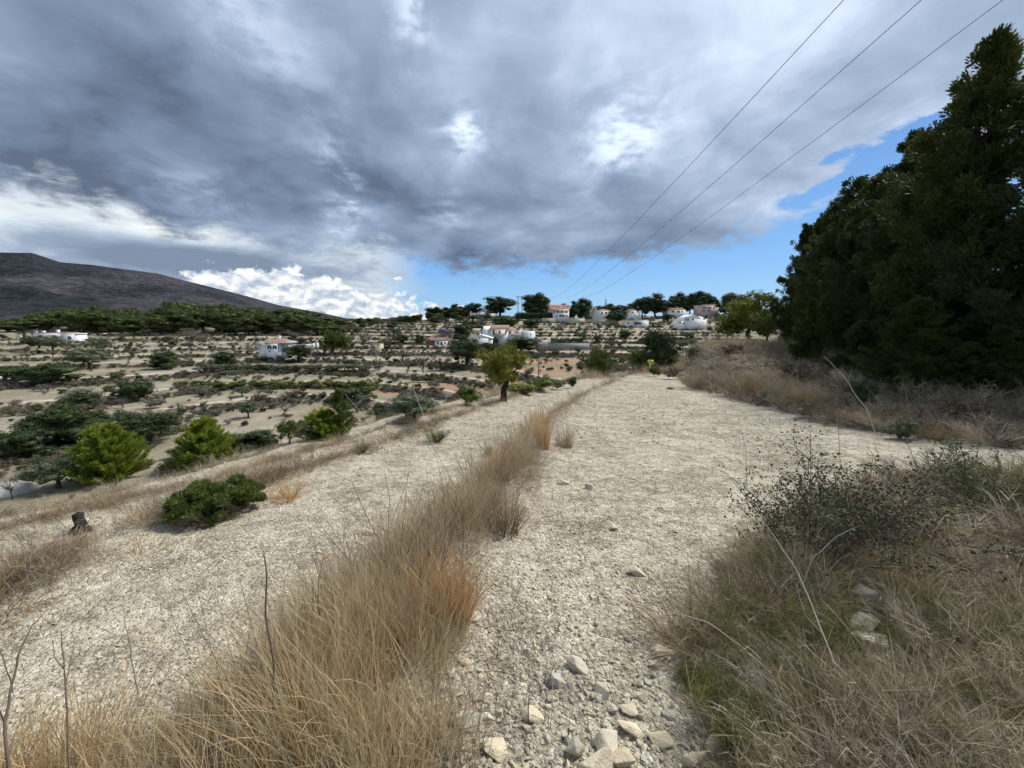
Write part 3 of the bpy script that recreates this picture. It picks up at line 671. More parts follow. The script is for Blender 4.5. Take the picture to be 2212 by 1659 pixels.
# stones one can pick out, from the photograph (dx, dy, width in photo units, kind, flatness, label)
SV = {'c': [rock_mesh(300 + i, STONEY, f, 15, True) for i, f in enumerate((.5, .62, .8))], 'g': [rock_mesh(320 + i, STONEG, f, 15, True) for i, f in enumerate((.4, .6, .8))], 'w': [rock_mesh(340 + i, STONE, f, 14, True) for i, f in enumerate((.45, .6, .8))]}
STONES = [
    (1428, 1410, 44, 'c', 'angular cream stone beside the dead grass, touched by a bent straw'), (1378, 1236, 40, 'w', 'flat pale slab lying with dry twigs in the middle of the track'),
    (1197, 1472, 42, 'g', 'grey white slab with two small stones against it in the middle of the track'), (1172, 1490, 20, 'w', 'small stone leaning on the left of the grey white slab'),
    (1187, 1508, 19, 'w', 'small rounded stone just below the grey white slab'), (1050, 1508, 26, 'c', 'oval cream pebble beside a lumpy twin left of the track middle'),
    (1029, 1512, 22, 'w', 'lumpy pale pebble touching the oval cream pebble'), (1011, 1562, 52, 'g', 'large blocky greenish grey stone at the left of the stony foreground'),
    (928, 1590, 30, 'c', 'cream stone at the foot of the tall straw grass'), (954, 1580, 30, 'c', 'square cream stone between the grey block and the straw grass'),
    (1070, 1620, 44, 'c', 'long yellowish stone near the lower edge of the track'), (1137, 1574, 26, 'w', 'small cube shaped cream stone in front of the brick shaped stone'),
    (1150, 1552, 40, 'c', 'brick shaped cream stone in the middle of the foreground'), (1056, 1550, 26, 'w', 'pale wedge stone right of the large grey block'),
    (1076, 1546, 22, 'g', 'thin upright grey stone right of the large grey block'), (1360, 1536, 34, 'c', 'upright cream shard standing among the twigs'),
    (1362, 1578, 44, 'c', 'long cream stone below the upright shard, crossed by a dead stem'), (1244, 1620, 42, 'g', 'bluish grey angular stone with a dark hollow below it'),
    (1318, 1610, 62, 'w', 'broad lumpy stone between the blue grey stone and the dead stems'), (1340, 1642, 46, 'c', 'smooth cream stone wedged under the broad lumpy one'),
    (1292, 1652, 72, 'c', 'large yellow cream block cut by the bottom of the view'), (1428, 1594, 44, 'c', 'cream stone half in the dead grass at the right of the foreground'),
    (1444, 1545, 26, 'g', 'pale grey stone beside the green moss like plants'), (1384, 1548, 20, 'w', 'round white stone between the shard and the green plants'),
    (1384, 1478, 24, 'w', 'white wedge stone right of the bare soil patch'), (1252, 1440, 46, 'w', 'thin flat white flake lying across the track'),
    (1300, 1497, 44, 'w', 'broad dusty stone sunk into the soil'), (1020, 1334, 30, 'w', 'small block by the red scraps on the track'),
    (1006, 1432, 24, 'c', 'cream block on the left edge of the track'), (975, 1460, 24, 'w', 'pale pebble left of the cream block'), (958, 1482, 24, 'w', 'pebble among small stones by the fallen straw'),
    (1218, 1042, 32, 'w', 'pale slab on the middle distance of the track'), (1272, 1053, 28, 'w', 'long pale slab right of its neighbour in the middle distance'), (1325, 1140, 24, 'w', 'bright white stone alone on the mid track'),
    (1095, 1218, 18, 'w', 'white stone beside the bare pale root'), (920, 1114, 44, 'w', 'broken slab on the berm between the dry grass'), (942, 1120, 26, 'w', 'small slab right of the broken berm slab'),
    (800, 1150, 30, 'w', 'white stone at the left foot of the bare twigs'), (1870, 1300, 74, 'g', 'large rounded weathered rock half buried in brush'), (1862, 1346, 56, 'g', 'rough grey rock stacked below the rounded weathered rock'),
    (1878, 1384, 64, 'g', 'lowest of the three grey rocks buried in brush'), (1868, 1322, 24, 'w', 'small white stone lodged between the grey rocks'), (1640, 1500, 46, 'c', 'brown stone deep in the dead brush'),
    (1560, 1610, 60, 'w', 'crumbling white rock at the foot of the moss like plants'), (1510, 1645, 54, 'c', 'cream rock at the bottom right of the track'), (1700, 1378, 30, 'w', 'pale stone under the white dead stem'),
    (2190, 1390, 20, 'c', 'small tan stone in the brush at the right side'), (473, 1164, 12, 'w', 'white stone at the foot of the juniper'), (1450, 838, 22, 'w', 'white rock beside the yellow marker'),
    (1780, 620 + 360, 22, 'w', 'white stone on the bank left of the bare stalks'), (1010, 1302, 22, 'w', 'pale stone right of the orange grass clump'), (2100, 1000, 26, 'w', 'white stone at the far side of the side track')]
for i, (dx, dy, w, kd, lab) in enumerate(STONES):
    x, y, z = gp(dx, dy + w * .12); d = math.hypot(x, y, z - EYE) if False else math.sqrt(x * x + y * y + (z - EYE) ** 2)
    sz = w * K / FPX * d * 1.12 / (1 + .25 * abs((dx * K - 512) / FPX)); o = obj('stone', SV[kd][i % 3]); big_ = 1.08 if 'rock' in lab and w > 50 else 1.; sz *= big_; o.location = (x, y, z + sz * (.10 if big_ == 1 else .08)); o.scale = (sz, sz * R.uniform(.8, 1.15), sz * R.uniform(.7, 1.0)); o.rotation_euler = (R.uniform(-.25, .25), R.uniform(-.25, .25), R.uniform(-.5, .5) + (pi if i % 2 else 0))
    tag(o, lab, 'stone')
rs = np.random.RandomState(5); kk = 0
while kk < 230:
    dx = 880 + 640 * rs.rand(); dy = 1659 - 430 * rs.rand() ** 1.6
    if dx < 1060 - (1659 - dy) * -.1 and dy < 1400: continue
    x, y, z = gp(dx, dy)
    s_, rb_ = (float(q[0]) for q in near(np.array([x]), np.array([y]))[1:])
    if s_ < .0 and dx < 900 or rb_ > .3: continue
    sz = .022 + .045 * rs.rand() ** 2; o = obj('stone', [SV['w'], SV['c'], SV['w'], SV['g']][kk % 4][kk % 3]); o.location = (x, y, z + sz * .08); o.scale = (sz, sz * .9, sz * rs.uniform(.6, 1)); o.rotation_euler = tuple(rs.uniform(-.5, .5, 2)) + (rs.rand() * 6.3,)
    tag(o, 'small loose limestone pebble scattered over the near part of the track', 'stone', 'loose limestone pebbles on the track'); kk += 1

kk = 0
while kk < 70:
    y = 2.2 * 7 ** rs.rand(); s_ = rs.uniform(-3.6, 5.5); x = float(berm_x(y)) + s_
    if float(near(np.array([x]), np.array([y]))[2][0]) > 0 or -.9 < s_ < .2: continue
    sz = rs.uniform(.04, .09) * (.7 + y * .05); o = obj('stone', [SV['w'], SV['c']][kk % 2][kk % 3]); o.location = (x, y, hz(x, y) + sz * .08); o.scale = (sz, sz * .8, sz * rs.uniform(.5, .9)); o.rotation_euler = tuple(rs.uniform(-.3, .3, 2)) + (rs.rand() * 6.3,)
    tag(o, 'white loose stone lying by itself on the packed part of the track', 'stone', 'single white stones along the track'); kk += 1

# ================================================================== dry grass and brush
NG = 5
TY = [tuft(400 + i, GRASSY, 60, .62, .13, .22, .0042, .3) for i in range(NG)]
TO = [tuft(420 + i, GRASSO, 60, .55, .12, .24, .0042, .35) for i in range(NG)]
TG = [tuft(440 + i, [GRASSG, GRASSY][i % 2], 42, .34, .12, .5, .0044, .5) for i in range(NG)]
TB = [tuft(460 + i, [GRASSB, GRASSG, GRASSB, GRASSO, GRASSB][i], 42, .26, .15, .8, .0042, .7) for i in range(NG)]
WG = [twigs(480 + i, TWIG, 9, .42, .8, 6, .0060, .08, .15, 1) for i in range(4)]
WB = [twigs(490 + i, GRASSB, 17, .30, 1.1, 7, .0048, .12, .35, 2) for i in range(4)]
WGR = [twigs(500 + i, GRASSG, 17, .34, 1.0, 7, .0048, .12, .3, 2) for i in range(4)]
WFAR = [twigs(510 + i, [BROWNB, GREYB, GRASSB, TWIG, BROWNB, GRASSG][i], 9, .34, 1.1, 6, .016, .16, .3, 1) for i in range(6)]  # dark brown mix, partly standing in for the hedge's shadow on the bank
TF = [twigs(520 + i, FERN, 22, .26, .9, 10, .0040, .1, .3, 4) for i in range(4)]

# the big straw patch at the lower left, and its orange part
def inl(x, y, cx, cy, rx, ry, k=.25): return 1 - sst(np.hypot((x - cx) / rx, (y - cy) / ry) + vnoise(x / .35, y / .35, 60, 3) * k, .75, 1.05)
def d_straw(x, y, s, rb):
    return np.maximum(inl(x, y, -1.15, 1.30, 1.0, .58) * .9, np.maximum(inl(x, y, -.62, 1.6, .42, .58), inl(x, y, -1.9, 1.05, .8, .45) * .6))
p, rs = field(620, -3.2, -.1, .85, 2.9, d_straw, 21)
scatter('dry_grass', 'tall straw coloured grass filling the lower left of the view', p, rs.rand(len(p)) * 6.3, .5 + .42 * rs.rand(len(p)), TY + TY + TO[:3], rs.normal(size=(len(p), 2)) * .10)
p, rs = field(520, -3.4, -.1, .8, 3.0, lambda x, y, s, rb: d_straw(x, y, s, rb) * .9, 22)
scatter('dry_grass', 'short tangled dead grass under the tall straw', p, rs.rand(len(p)) * 6.3, .6 + .5 * rs.rand(len(p)), TG + TB, rs.normal(size=(len(p), 2)) * .2)
# the berm between the two tracks
def d_berm(x, y, s, rb): return np.exp(-((s + .42 + .15 * np.sin(y)) / (.30 + .012 * y)) ** 2) * (.25 + .75 * sst(vnoise(x / .8, y / .8, 70, 3), -.45, .1)) * (1 - .55 * np.exp(-((y - 3.75) / .35) ** 2))
p, rs = wedge(5800, 1.8, 30, -35, 30, d_berm, 23); scatter('dry_grass', 'thin brown and grey grass along the berm between the tracks', p, rs.rand(len(p)) * 6.3, (.45 + .6 * rs.rand(len(p))) , TG + TG + TB[1:4] + TY + TO[:1] + WG, rs.normal(size=(len(p), 2)) * .2)
WS = [tuft(560 + i, [TWIG, STALK, GRASSG][i % 3], 7, .78, .10, .38, .0050, .15) for i in range(6)]
p, rs = wedge(750, 2.0, 11, -40, 25, d_berm, 29); scatter('dry_weeds', 'thin bare weed stems standing along the berm', p, rs.rand(len(p)) * 6.3, .5 + .6 * rs.rand(len(p)), WS, rs.normal(size=(len(p), 2)) * .12)
def strip_pts(n, c0, w, y0, y1, seed):
    rs = np.random.RandomState(seed); y = y0 * (y1 / y0) ** (rs.rand(n) ** 1.1); sg = c0 + rs.normal(size=n) * w; keep = vnoise(y / .9, sg * .4, seed, 3) > -.55 + rs.rand(n) * .35
    x = berm_x(y) + sg * np.interp(y, [5, 7.5, 11, 25], [1., .88, .86, 1.]); x, y = x[keep], y[keep]; return np.c_[x, y, height(x, y)], rs
def d_line(c0, w): return lambda x, y, s, rb: np.exp(-((s - c0) / w) ** 2) * (.35 + .65 * sst(vnoise(x / 1.3, y / 1.3, 71, 3), -.5, .0)) * (s > -10.5)
p, rs = strip_pts(3600, -4.05, .30, 2.2, 30, 24); scatter('dry_grass', 'grey brown weeds on the step below the second track', p, rs.rand(len(p)) * 6.3, .5 + .6 * rs.rand(len(p)) ** 1.6, TG + TB + WB + WG[:2], rs.normal(size=(len(p), 2)) * .25)
p, rs = strip_pts(3000, -7.6, .32, 4.5, 32, 25); scatter('dry_grass', 'low pinkish brown weeds on the second step', p, rs.rand(len(p)) * 6.3, .6 + .5 * rs.rand(len(p)) ** 1.5, TG + TB + WB, rs.normal(size=(len(p), 2)) * .25)
def d_slope(x, y, s, rb): return sst(-s, 11.0, 11.9) * (1 - sst(-s, 22, 28)) * near_zone(x, y)
p, rs = wedge(16000, 8, 40, -64, 20, d_slope, 26); scatter('dry_grass', 'dry weeds on the slope dropping to the valley', p, rs.rand(len(p)) * 6.3, .9 + .8 * rs.rand(len(p)), TG + TB + WB + WGR, rs.normal(size=(len(p), 2)) * .25)
# weeds at the crest of the track and on the side of the berm far off
def d_crest(x, y, s, rb): return sst(y, 24, 27) * (1 - sst(y, 34, 38)) * near_zone(x, y) * (s > -11)
p, rs = wedge(2600, 24, 38, -20, 40, d_crest, 27); scatter('dry_grass', 'tall dry weeds on the crest behind the yellow marker', p, rs.rand(len(p)) * 6.3, 1.0 + .9 * rs.rand(len(p)), TG + TY[:2] + WG, rs.normal(size=(len(p), 2)) * .15)
# sparse litter on the tracks
def d_litter(x, y, s, rb): return (s > -10.9) * (rb < .2) * sst(vnoise(x / .55, y / .55, 80, 3), .05, .5) * .75
LT = [tuft(540 + i, [TWIG, STALK, TWIG][i % 3], 14, .12, .11, 3.5, .0034, .9) for i in range(6)]
p, rs = wedge(9500, 1.2, 16, -60, 50, d_litter, 28, 1.1); scatter('dead_twigs', 'thin dead twigs and straw littering the track', p, rs.rand(len(p)) * 6.3, .8 + .9 * rs.rand(len(p)), LT)
# brush on the right
ROCKS_AT = [gp(*q)[:2] for q in ((1870, 1320), (1885, 1375), (1700, 1400), (1600, 1600), (1650, 1500), (1900, 1440))]
def clear_(x, y):
    k = 1.
    for i, (cx, cy) in enumerate(ROCKS_AT): k = k * sst(np.hypot(x - cx, (y - cy) * 1.2), .12, .30)
    return k
def d_rb(lo, hi, th=-.5): return lambda x, y, s, rb: clear_(x, y) * sst(rb, lo, lo + .35) * (1 - sst(rb, hi, hi + 1)) * (.3 + .7 * sst(vnoise(x / .9, y / .9, 90, 3), th, th + .4)) * near_zone(x, y)
p, rs = wedge(2300, 1.0, 4.9, 14, 68, d_rb(-.05, 9, -.5), 31, .9); scatter('dry_brush', 'tangled grey and brown dead brush in the right foreground', p, rs.rand(len(p)) * 6.3, .6 + .55 * rs.rand(len(p)), WB + WGR + TB[:3] + TG + TF[:1], rs.normal(size=(len(p), 2)) * .3)
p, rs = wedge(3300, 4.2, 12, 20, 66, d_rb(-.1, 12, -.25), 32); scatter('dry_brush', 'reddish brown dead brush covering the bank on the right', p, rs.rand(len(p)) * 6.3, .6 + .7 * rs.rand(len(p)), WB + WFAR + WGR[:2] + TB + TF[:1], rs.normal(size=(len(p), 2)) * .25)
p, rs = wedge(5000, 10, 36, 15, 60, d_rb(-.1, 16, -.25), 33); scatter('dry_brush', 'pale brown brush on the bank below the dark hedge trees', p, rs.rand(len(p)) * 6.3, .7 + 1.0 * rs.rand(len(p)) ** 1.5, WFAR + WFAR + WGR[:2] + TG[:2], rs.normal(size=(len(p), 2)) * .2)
def d_fern(x, y, s, rb): return sst(rb, .0, .3) * sst(vnoise(x / .8, y / .8, 95, 2), .12, .4)
p, rs = wedge(1000, 1.0, 6.5, 14, 66, d_fern, 34, .9); scatter('green_undergrowth', 'fine green sprigs growing up through the dead brush', p, rs.rand(len(p)) * 6.3, .5 + .5 * rs.rand(len(p)), TF, rs.normal(size=(len(p), 2)) * .3)

# ================================================================== mountain
def mountain():
    prof = [(-400, 575), (-200, 556), (-60, 546), (0, 547), (70, 548), (130, 568), (200, 574), (340, 592), (430, 615), (530, 640), (600, 660), (700, 678), (750, 689), (860, 693), (1000, 694), (1400, 692), (2212, 690)]
    an = [ang(*p) for p in prof]; A = np.linspace(-66, 60, 620); E = np.interp(A, [a for a, e in an], [e for a, e in an])
    rr = np.concatenate([np.linspace(650, 3000, 150), np.linspace(3060, 5200, 20)]); a, r = np.meshgrid(A, rr); e = np.broadcast_to(E, a.shape)
    x = r * np.sin(np.radians(a)); y = r * np.cos(np.radians(a))
    top = 2700 * np.tan(np.radians(e)) + 5
    up = np.clip((r - 800) / 1900, 0, 1); shp = up ** 1.25 * (1 - .0 * up)
    g = np.abs(vnoise(x / 420., y / 420., 200, 5, .55)); lump = vnoise(x / 150., y / 150., 204, 5, .6)
    z = -6 + (top + 6) * shp * (1 - .42 * g * (1 - up ** 3) * 1.6) + lump * 22 * up * (1 - up ** 4)
    dn = np.clip((r - 2700) / 2500, 0, 1); z = z * (1 - dn)
    V = np.c_[x.ravel(), y.ravel(), z.ravel()]; nr, na = x.shape; i = np.arange(nr - 1)[:, None] * na + np.arange(na - 1)[None]
    F = np.stack([i, i + 1, i + na + 1, i + na], -1).reshape(-1, 4)[:, ::-1]
    m, gg, b = mat('shaded_mountain_scrub', 1., .0); P = geo(gg)
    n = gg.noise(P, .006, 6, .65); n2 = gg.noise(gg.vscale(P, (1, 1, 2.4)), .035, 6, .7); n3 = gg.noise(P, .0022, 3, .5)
    c = gg.ramp((n2 * .8 + n * .3 - .03).clamp(), [(.36, (.024, .032, .035)), (.45, (.050, .054, .060)), (.58, (.092, .088, .095)), (.75, (.16, .15, .155))])  # scrub colours kept low and bluish to paint in the cloud shade
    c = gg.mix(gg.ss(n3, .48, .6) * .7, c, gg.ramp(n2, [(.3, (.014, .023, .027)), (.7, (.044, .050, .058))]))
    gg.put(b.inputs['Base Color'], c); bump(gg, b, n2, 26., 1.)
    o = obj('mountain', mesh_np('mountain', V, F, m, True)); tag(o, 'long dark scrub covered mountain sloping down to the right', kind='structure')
mountain()

# ================================================================== houses
WHITE = plain('white_render', (.86, .86, .84), .8, .04, 1.5)
PINKW = plain('pink_render', (.62, .50, .46), .8, .05, 1.5)
GREYW = plain('grey_render', (.36, .35, .33), .85, .15, 2)
STONEW = plain('stone_walling', (.42, .36, .27), .9, .35, 2.2)
TILE = plain('terracotta_tiles', (.34, .215, .15), .85, .30, 3.5)
TILER = plain('red_tiles', (.33, .16, .115), .8, .2, 3)
TILEB = plain('brown_tiles', (.27, .20, .165), .85, .28, 3.5)
GLASS = plain('dark_glass', (.030, .036, .042), .25, .3, 2, .5)
SHUT = plain('dark_shutters', (.05, .04, .035), .7, .2, 2)
HX = lambda dx, Y: at(dx, 700, Y)[0]
HZ = lambda dy, Y: at(1106, dy, Y)[2]
def part(name, s, m, parent, smooth=False):
    o = obj(name, s.mesh(name, m, smooth), parent); o.parent = parent; return o
def house(label, Y, walls, roofs=(), windows=(), chimneys=(), rails=(), extra=(), wall_m=None, name='house', cat='house', bay=False):
    """every measure is read off the photograph at the distance Y and built as a solid there"""
    x0 = min(w[0] for w in walls); x1 = max(w[1] for w in walls); zb = min(HZ(w[3], Y) for w in walls)
    ox, oz = (HX(x0, Y) + HX(x1, Y)) / 2, zb
    rt = empty(name, (ox, Y, oz)); tag(rt, label, cat)
    L = lambda dx: HX(dx, Y) - ox
    Z = lambda dy: HZ(dy, Y) - oz
    for w in walls:                       # x0, x1, ytop, ybottom, depth, setback
        s = Soup(); f = w[5] if len(w) > 5 else 0
        s.box(L(w[0]), L(w[1]), f, f + w[4], Z(w[3]) - 3.0, Z(w[2])); part('wall', s, (w[6] if len(w) > 6 else wall_m) or WHITE, rt)
    for q in roofs:                       # kind, x0, x1, yeave, yridge, depth, setback, material
        k, a, b_, ye, yr, dp, f, mm = q; a, b_, ze, zr = L(a), L(b_), Z(ye), Z(yr); s = Soup(); o_ = .35; zr = max(zr, ze + .3)
        if k == 'gable':                  # ridge along the facade
            zr += (zr - ze) * .15; V = [(a - o_, f - o_, ze - .1), (b_ + o_, f - o_, ze - .1), (b_ + o_, f + dp / 2, zr), (a - o_, f + dp / 2, zr), (a - o_, f + dp + o_, ze - .1), (b_ + o_, f + dp + o_, ze - .1)]
            V2 = [(v[0], v[1], v[2] + .18) for v in V]; s.add(V + V2, [(6, 7, 8, 9), (9, 8, 11, 10), (3, 2, 1, 0), (4, 5, 2, 3), (0, 1, 7, 6), (5, 4, 10, 11)]); s.add([V[1], V[2], V2[2], V2[1], V[5], V2[5], V[0], V[3], V2[3], V2[0], V[4], V2[4]], [(0, 1, 2, 3), (1, 4, 5, 2), (7, 6, 9, 8), (10, 7, 8, 11)])
            g = Soup(); g.add([(a, f, ze - .12), (a, f + dp, ze - .12), (a, f + dp / 2, zr - .03), (b_, f, ze - .12), (b_, f + dp, ze - .12), (b_, f + dp / 2, zr - .03)], [(0, 1, 2), (3, 5, 4)]); part('gable', g, wall_m or WHITE, rt)
        elif k == 'hip':
            i = min(dp / 2, (b_ - a) / 2.2); V = [(a - o_, f - o_, ze), (b_ + o_, f - o_, ze), (b_ + o_, f + dp + o_, ze), (a - o_, f + dp + o_, ze), (a + i, f + dp / 2, zr), (b_ - i, f + dp / 2, zr)]
            s.add(V, [(0, 1, 5, 4), (2, 3, 4, 5)]); s.add(V, [(1, 2, 5), (3, 0, 4)]); s.box(a - o_, b_ + o_, f - o_, f + dp + o_, ze - .12, ze - .002)
        elif k == 'front':                # gable end towards the view
            m_ = (a + b_) / 2; V = [(a - o_, f - o_, ze - .1), (m_, f - o_, zr), (b_ + o_, f - o_, ze - .1), (a - o_, f + dp, ze - .1), (m_, f + dp, zr), (b_ + o_, f + dp, ze - .1)]; V2 = [(v[0], v[1], v[2] + .18) for v in V]
            s.add(V + V2, [(6, 7, 10, 9), (7, 8, 11, 10), (0, 3, 4, 1), (1, 4, 5, 2), (0, 1, 7, 6), (1, 2, 8, 7), (3, 0, 6, 9), (2, 5, 11, 8)])
            g = Soup(); g.add([(a, f + .002, ze - .12), (b_, f + .002, ze - .12), (m_, f + .002, zr - .05)], [(0, 1, 2)]); part('gable', g, wall_m or WHITE, rt)
        elif k == 'shed':                 # slopes down to the view
            s.add([(a - .2, f - .2, ze), (b_ + .2, f - .2, ze), (b_ + .2, f + dp, zr), (a - .2, f + dp, zr), (a - .2, f - .2, ze + .14), (b_ + .2, f - .2, ze + .14), (b_ + .2, f + dp, zr + .14), (a - .2, f + dp, zr + .14)], [(0, 3, 2, 1), (4, 5, 6, 7), (0, 1, 5, 4), (1, 2, 6, 5), (2, 3, 7, 6), (3, 0, 4, 7)])
        elif k == 'flat':
            s.box(a - .15, b_ + .15, f - .15, f + dp, ze, ze + .22)
        part('roof', s, mm, rt)
    for q in windows:                     # x0, x1, ytop, ybottom, arched, setback
        a, b_, zt, z0 = L(q[0]), L(q[1]), Z(q[2]), Z(q[3]); f = (q[5] if len(q) > 5 else 0) ; s = Soup(); n = 8
        if q[4]:
            r_ = (b_ - a) / 2; rz_ = min(r_, (zt - z0) * .5); pts = [(a, z0), (b_, z0)] + [((a + b_) / 2 + r_ * cos(t), zt - rz_ + rz_ * sin(t)) for t in np.linspace(0, pi, n)]
        else: pts = [(a, z0), (b_, z0), (b_, zt), (a, zt)]
        k = len(pts); V = [(p[0], f - .02, p[1]) for p in pts] + [(p[0], f + .10, p[1]) for p in pts]; s.add(V, [tuple(range(k))]); s.add(V, [(i, i + k, (i + 1) % k + k, (i + 1) % k) for i in range(k)])
        o = part('window', s, SHUT if len(q) > 6 else GLASS, rt)
        if b_ - a > .8:
            fr = Soup(); w_ = .05; fr.box((a + b_) / 2 - w_, (a + b_) / 2 + w_, f - .05, f - .022, z0, zt - .03); fr.box(a - .06, b_ + .06, f - .12, f - .022, z0 - .12, z0 - .004)
            if not q[4]: fr.box(a, b_, f - .05, f - .022, zt - .06, zt - .031)
            part('frame', fr, WHITE, o)
    for q in chimneys:                    # x, ytop, ybottom, width, setback
        s = Soup(); a = L(q[0]); w_ = q[3] / 2; f = q[4]; s.box(a - w_, a + w_, f, f + 2 * w_, Z(q[2]) - .5, Z(q[1])); s.box(a - w_ - .08, a + w_ + .08, f - .08, f + 2 * w_ + .08, Z(q[1]) + .22, Z(q[1]) + .30)
        for u, v in ((-1, 0), (1, 0), (-1, 1), (1, 1)): s.box(a + u * w_ * .8 - .05, a + u * w_ * .8 + .05, f + v * 1.7 * w_, f + v * 1.7 * w_ + .1, Z(q[1]), Z(q[1]) + .22)
        part('chimney', s, WHITE, rt)
    for q in rails:                       # low white parapet with posts: x0,x1,ytop,ybottom,n posts, setback
        a, b_, zt, z0 = L(q[0]), L(q[1]), Z(q[2]), Z(q[3]); s = Soup(); h = (zt - z0)
        s.box(a, b_, q[5], q[5] + .2, z0, z0 + h * .55)
        for t in np.linspace(a, b_, q[4]): s.box(t - .16, t + .16, q[5] - .05, q[5] + .25, z0 - .01, zt)
        part('parapet', s, WHITE, rt)
    for q in extra:                       # any box: name, x0, x1, ytop, ybottom, setback, depth, material
        s = Soup(); s.box(L(q[1]), L(q[2]), q[5], q[5] + q[6], Z(q[4]), Z(q[3])); part(q[0], s, q[7], rt)
    return rt
house('white two storey house with two big arched windows and a brown hipped roof', 105,
      [(569, 601, 741, 776, 4.5), (600, 615, 739, 776, 4, 1.0), (546, 569.3, 743.5, 757, 3, 1.4)],
      [('hip', 569, 615.5, 741, 730.5, 5, 0, TILEB), ('flat', 545, 568.6, 743.3, 741, 3.5, 1.0, WHITE)],
      [(572.5, 582, 745.5, 753.5, 1), (584, 593.5, 745.5, 753.5, 1), (595.5, 597, 744, 753, 0), (575, 578.2, 757.5, 760.5, 0), (601.5, 606, 744, 747.5, 0, 1.2), (595.8, 597, 756, 760, 0)],
      [(587, 727.5, 733, .55, 2.5)], extra=[('pillar', 545.2, 546.4, 743, 757, .9, .4, WHITE), ('garden_wall', 622, 662, 745, 753, 3, .3, WHITE), ('gate_post', 667.5, 671, 742, 754, 3, .5, WHITE), ('gate_post', 658.8, 662.2, 743, 754, 2.8, .5, WHITE)])
house('long white farmhouse with sand coloured tile roof, red porch roof and dark tall shutters', 128,
      [(1060, 1098, 711, 742, 8), (1040, 1061, 714, 736, 6, 3), (1096, 1118, 714, 742, 7, .8), (1131, 1156, 717, 741, 6, -.6), (1117, 1132, 714, 741, 5, .4)],
      [('gable', 1060, 1098, 711, 704.5, 9, 0, TILE), ('hip', 1093, 1116, 714, 706, 8, .8, TILE), ('shed', 1065, 1090, 724.5, 722, 2.2, -2.2, TILER), ('shed', 1106, 1126, 724.5, 722, 2, -1.8, TILE), ('shed', 1042, 1060, 716, 706, 5, 3, WHITE)],
      [(1064.5, 1068, 713.5, 721, 0), (1077.5, 1081, 714, 721, 0), (1091, 1094, 714, 722.5, 0), (1101, 1103.6, 716, 720.5, 0, .8), (1110.5, 1112.6, 716, 720, 0, .8), (1145.5, 1147.6, 720, 724.5, 0, -.6), (1046, 1048, 713.5, 716, 0, 3), (1068, 1070, 727, 734, 0)],
      [(1131, 713.5, 718, .4, 0), (1086, 703.5, 706, .35, 4)], [(1155, 1187, 732, 740, 3, -1.5)])
house('low white cottage wing with chimney and white dish, below the long farmhouse', 120, [(1018, 1062, 731, 742, 6)],
      [('front', 1018, 1062, 731, 724.5, 6, 0, WHITE)], [(1034, 1036.4, 729, 732.5, 0)], [(1036, 719.5, 727, .45, 1.5)])
house('small white cottage with red roofs and white balustrade under the purple flowering tree', 130, [(938, 972, 736, 746, 6), (921, 938.2, 735, 746, 5, 1, plain('dark_plaster', (.25, .17, .13), .9, .2, 2))],  # left wing in a darker brown than the white walls
      [('gable', 937, 974, 736, 731.5, 6, 0, TILEB), ('shed', 920, 937, 735.5, 731, 5, .2, TILER), ('shed', 974.5, 988, 736, 732, 5, .2, TILER)],
      [(943, 946.5, 738.5, 743, 0), (951, 954.5, 738.5, 745.5, 0), (959, 962, 738.5, 743.5, 0), (966, 969, 738.5, 743.5, 0)], [(974, 728.5, 733, .4, 2)], [(916, 974, 745.5, 748.5, 6, -2)])
house('pale hilltop bungalow with porch, left of the big dark pine', 195, [(1030, 1052, 675, 684, 9), (1052, 1070, 677, 684, 6, 1), (1018, 1031, 679.5, 684, 6, 1)],
      [('front', 1030, 1053, 675.5, 670, 9, 0, TILE), ('shed', 1016, 1030, 680, 676, 6, .6, TILE)], [(1034, 1038, 678.5, 683, 1), (1042, 1045, 678.5, 681, 1), (1058, 1059.5, 679, 683, 0), (1065, 1066.4, 680, 683, 0)], [(1049, 668.5, 673, .6, 3)])
house('two storey white villa with brick red roofs and row of windows, high on the hill', 188, [(1194, 1229, 668, 686, 8), (1190, 1234, 662, 672, 9, 8.1)],
      [('gable', 1191, 1229, 670, 664.5, 8, 0, TILER), ('gable', 1190, 1234, 662.5, 657.5, 9, 8.1, TILER)],
      [(1202, 1208.5, 671.5, 675.5, 0), (1210, 1217, 671.5, 675.5, 0), (1219, 1226, 671.5, 675.5, 0), (1196, 1198.5, 671, 677, 0), (1201, 1204, 681, 684, 0), (1207, 1219, 680, 684, 1), (1222, 1226, 681, 684, 0)], [(1213, 661, 668, .6, 4)], [])
house('white villa with orange tiled roof and a grey arcade to its left', 196, [(1280, 1318, 671, 686, 8), (1272, 1291, 666, 680, 7, 8.2, GREYW)],
      [('hip', 1292, 1318, 671, 667, 8, 0, TILER), ('gable', 1271, 1292, 666, 661, 7, 8.2, TILEB)], [(1298, 1302, 674, 678, 0), (1306, 1311, 673.5, 678.5, 0), (1275, 1279, 668, 672, 1, 8.2), (1283, 1287, 668, 672, 1, 8.2)], [(1290, 665, 670, .5, 4)])
house('cream bungalow half sunk behind shrubs below the pair of tall pines', 205, [(1356, 1378, 672, 679, 7), (1377, 1386, 672.5, 679, 5, 1)], [('front', 1355, 1378, 672.5, 667.5, 7, 0, TILE), ('flat', 1377, 1386, 672, 671, 5, 1, WHITE)], [(1364, 1368, 673, 676, 1), (1380, 1382, 674, 676, 0)])
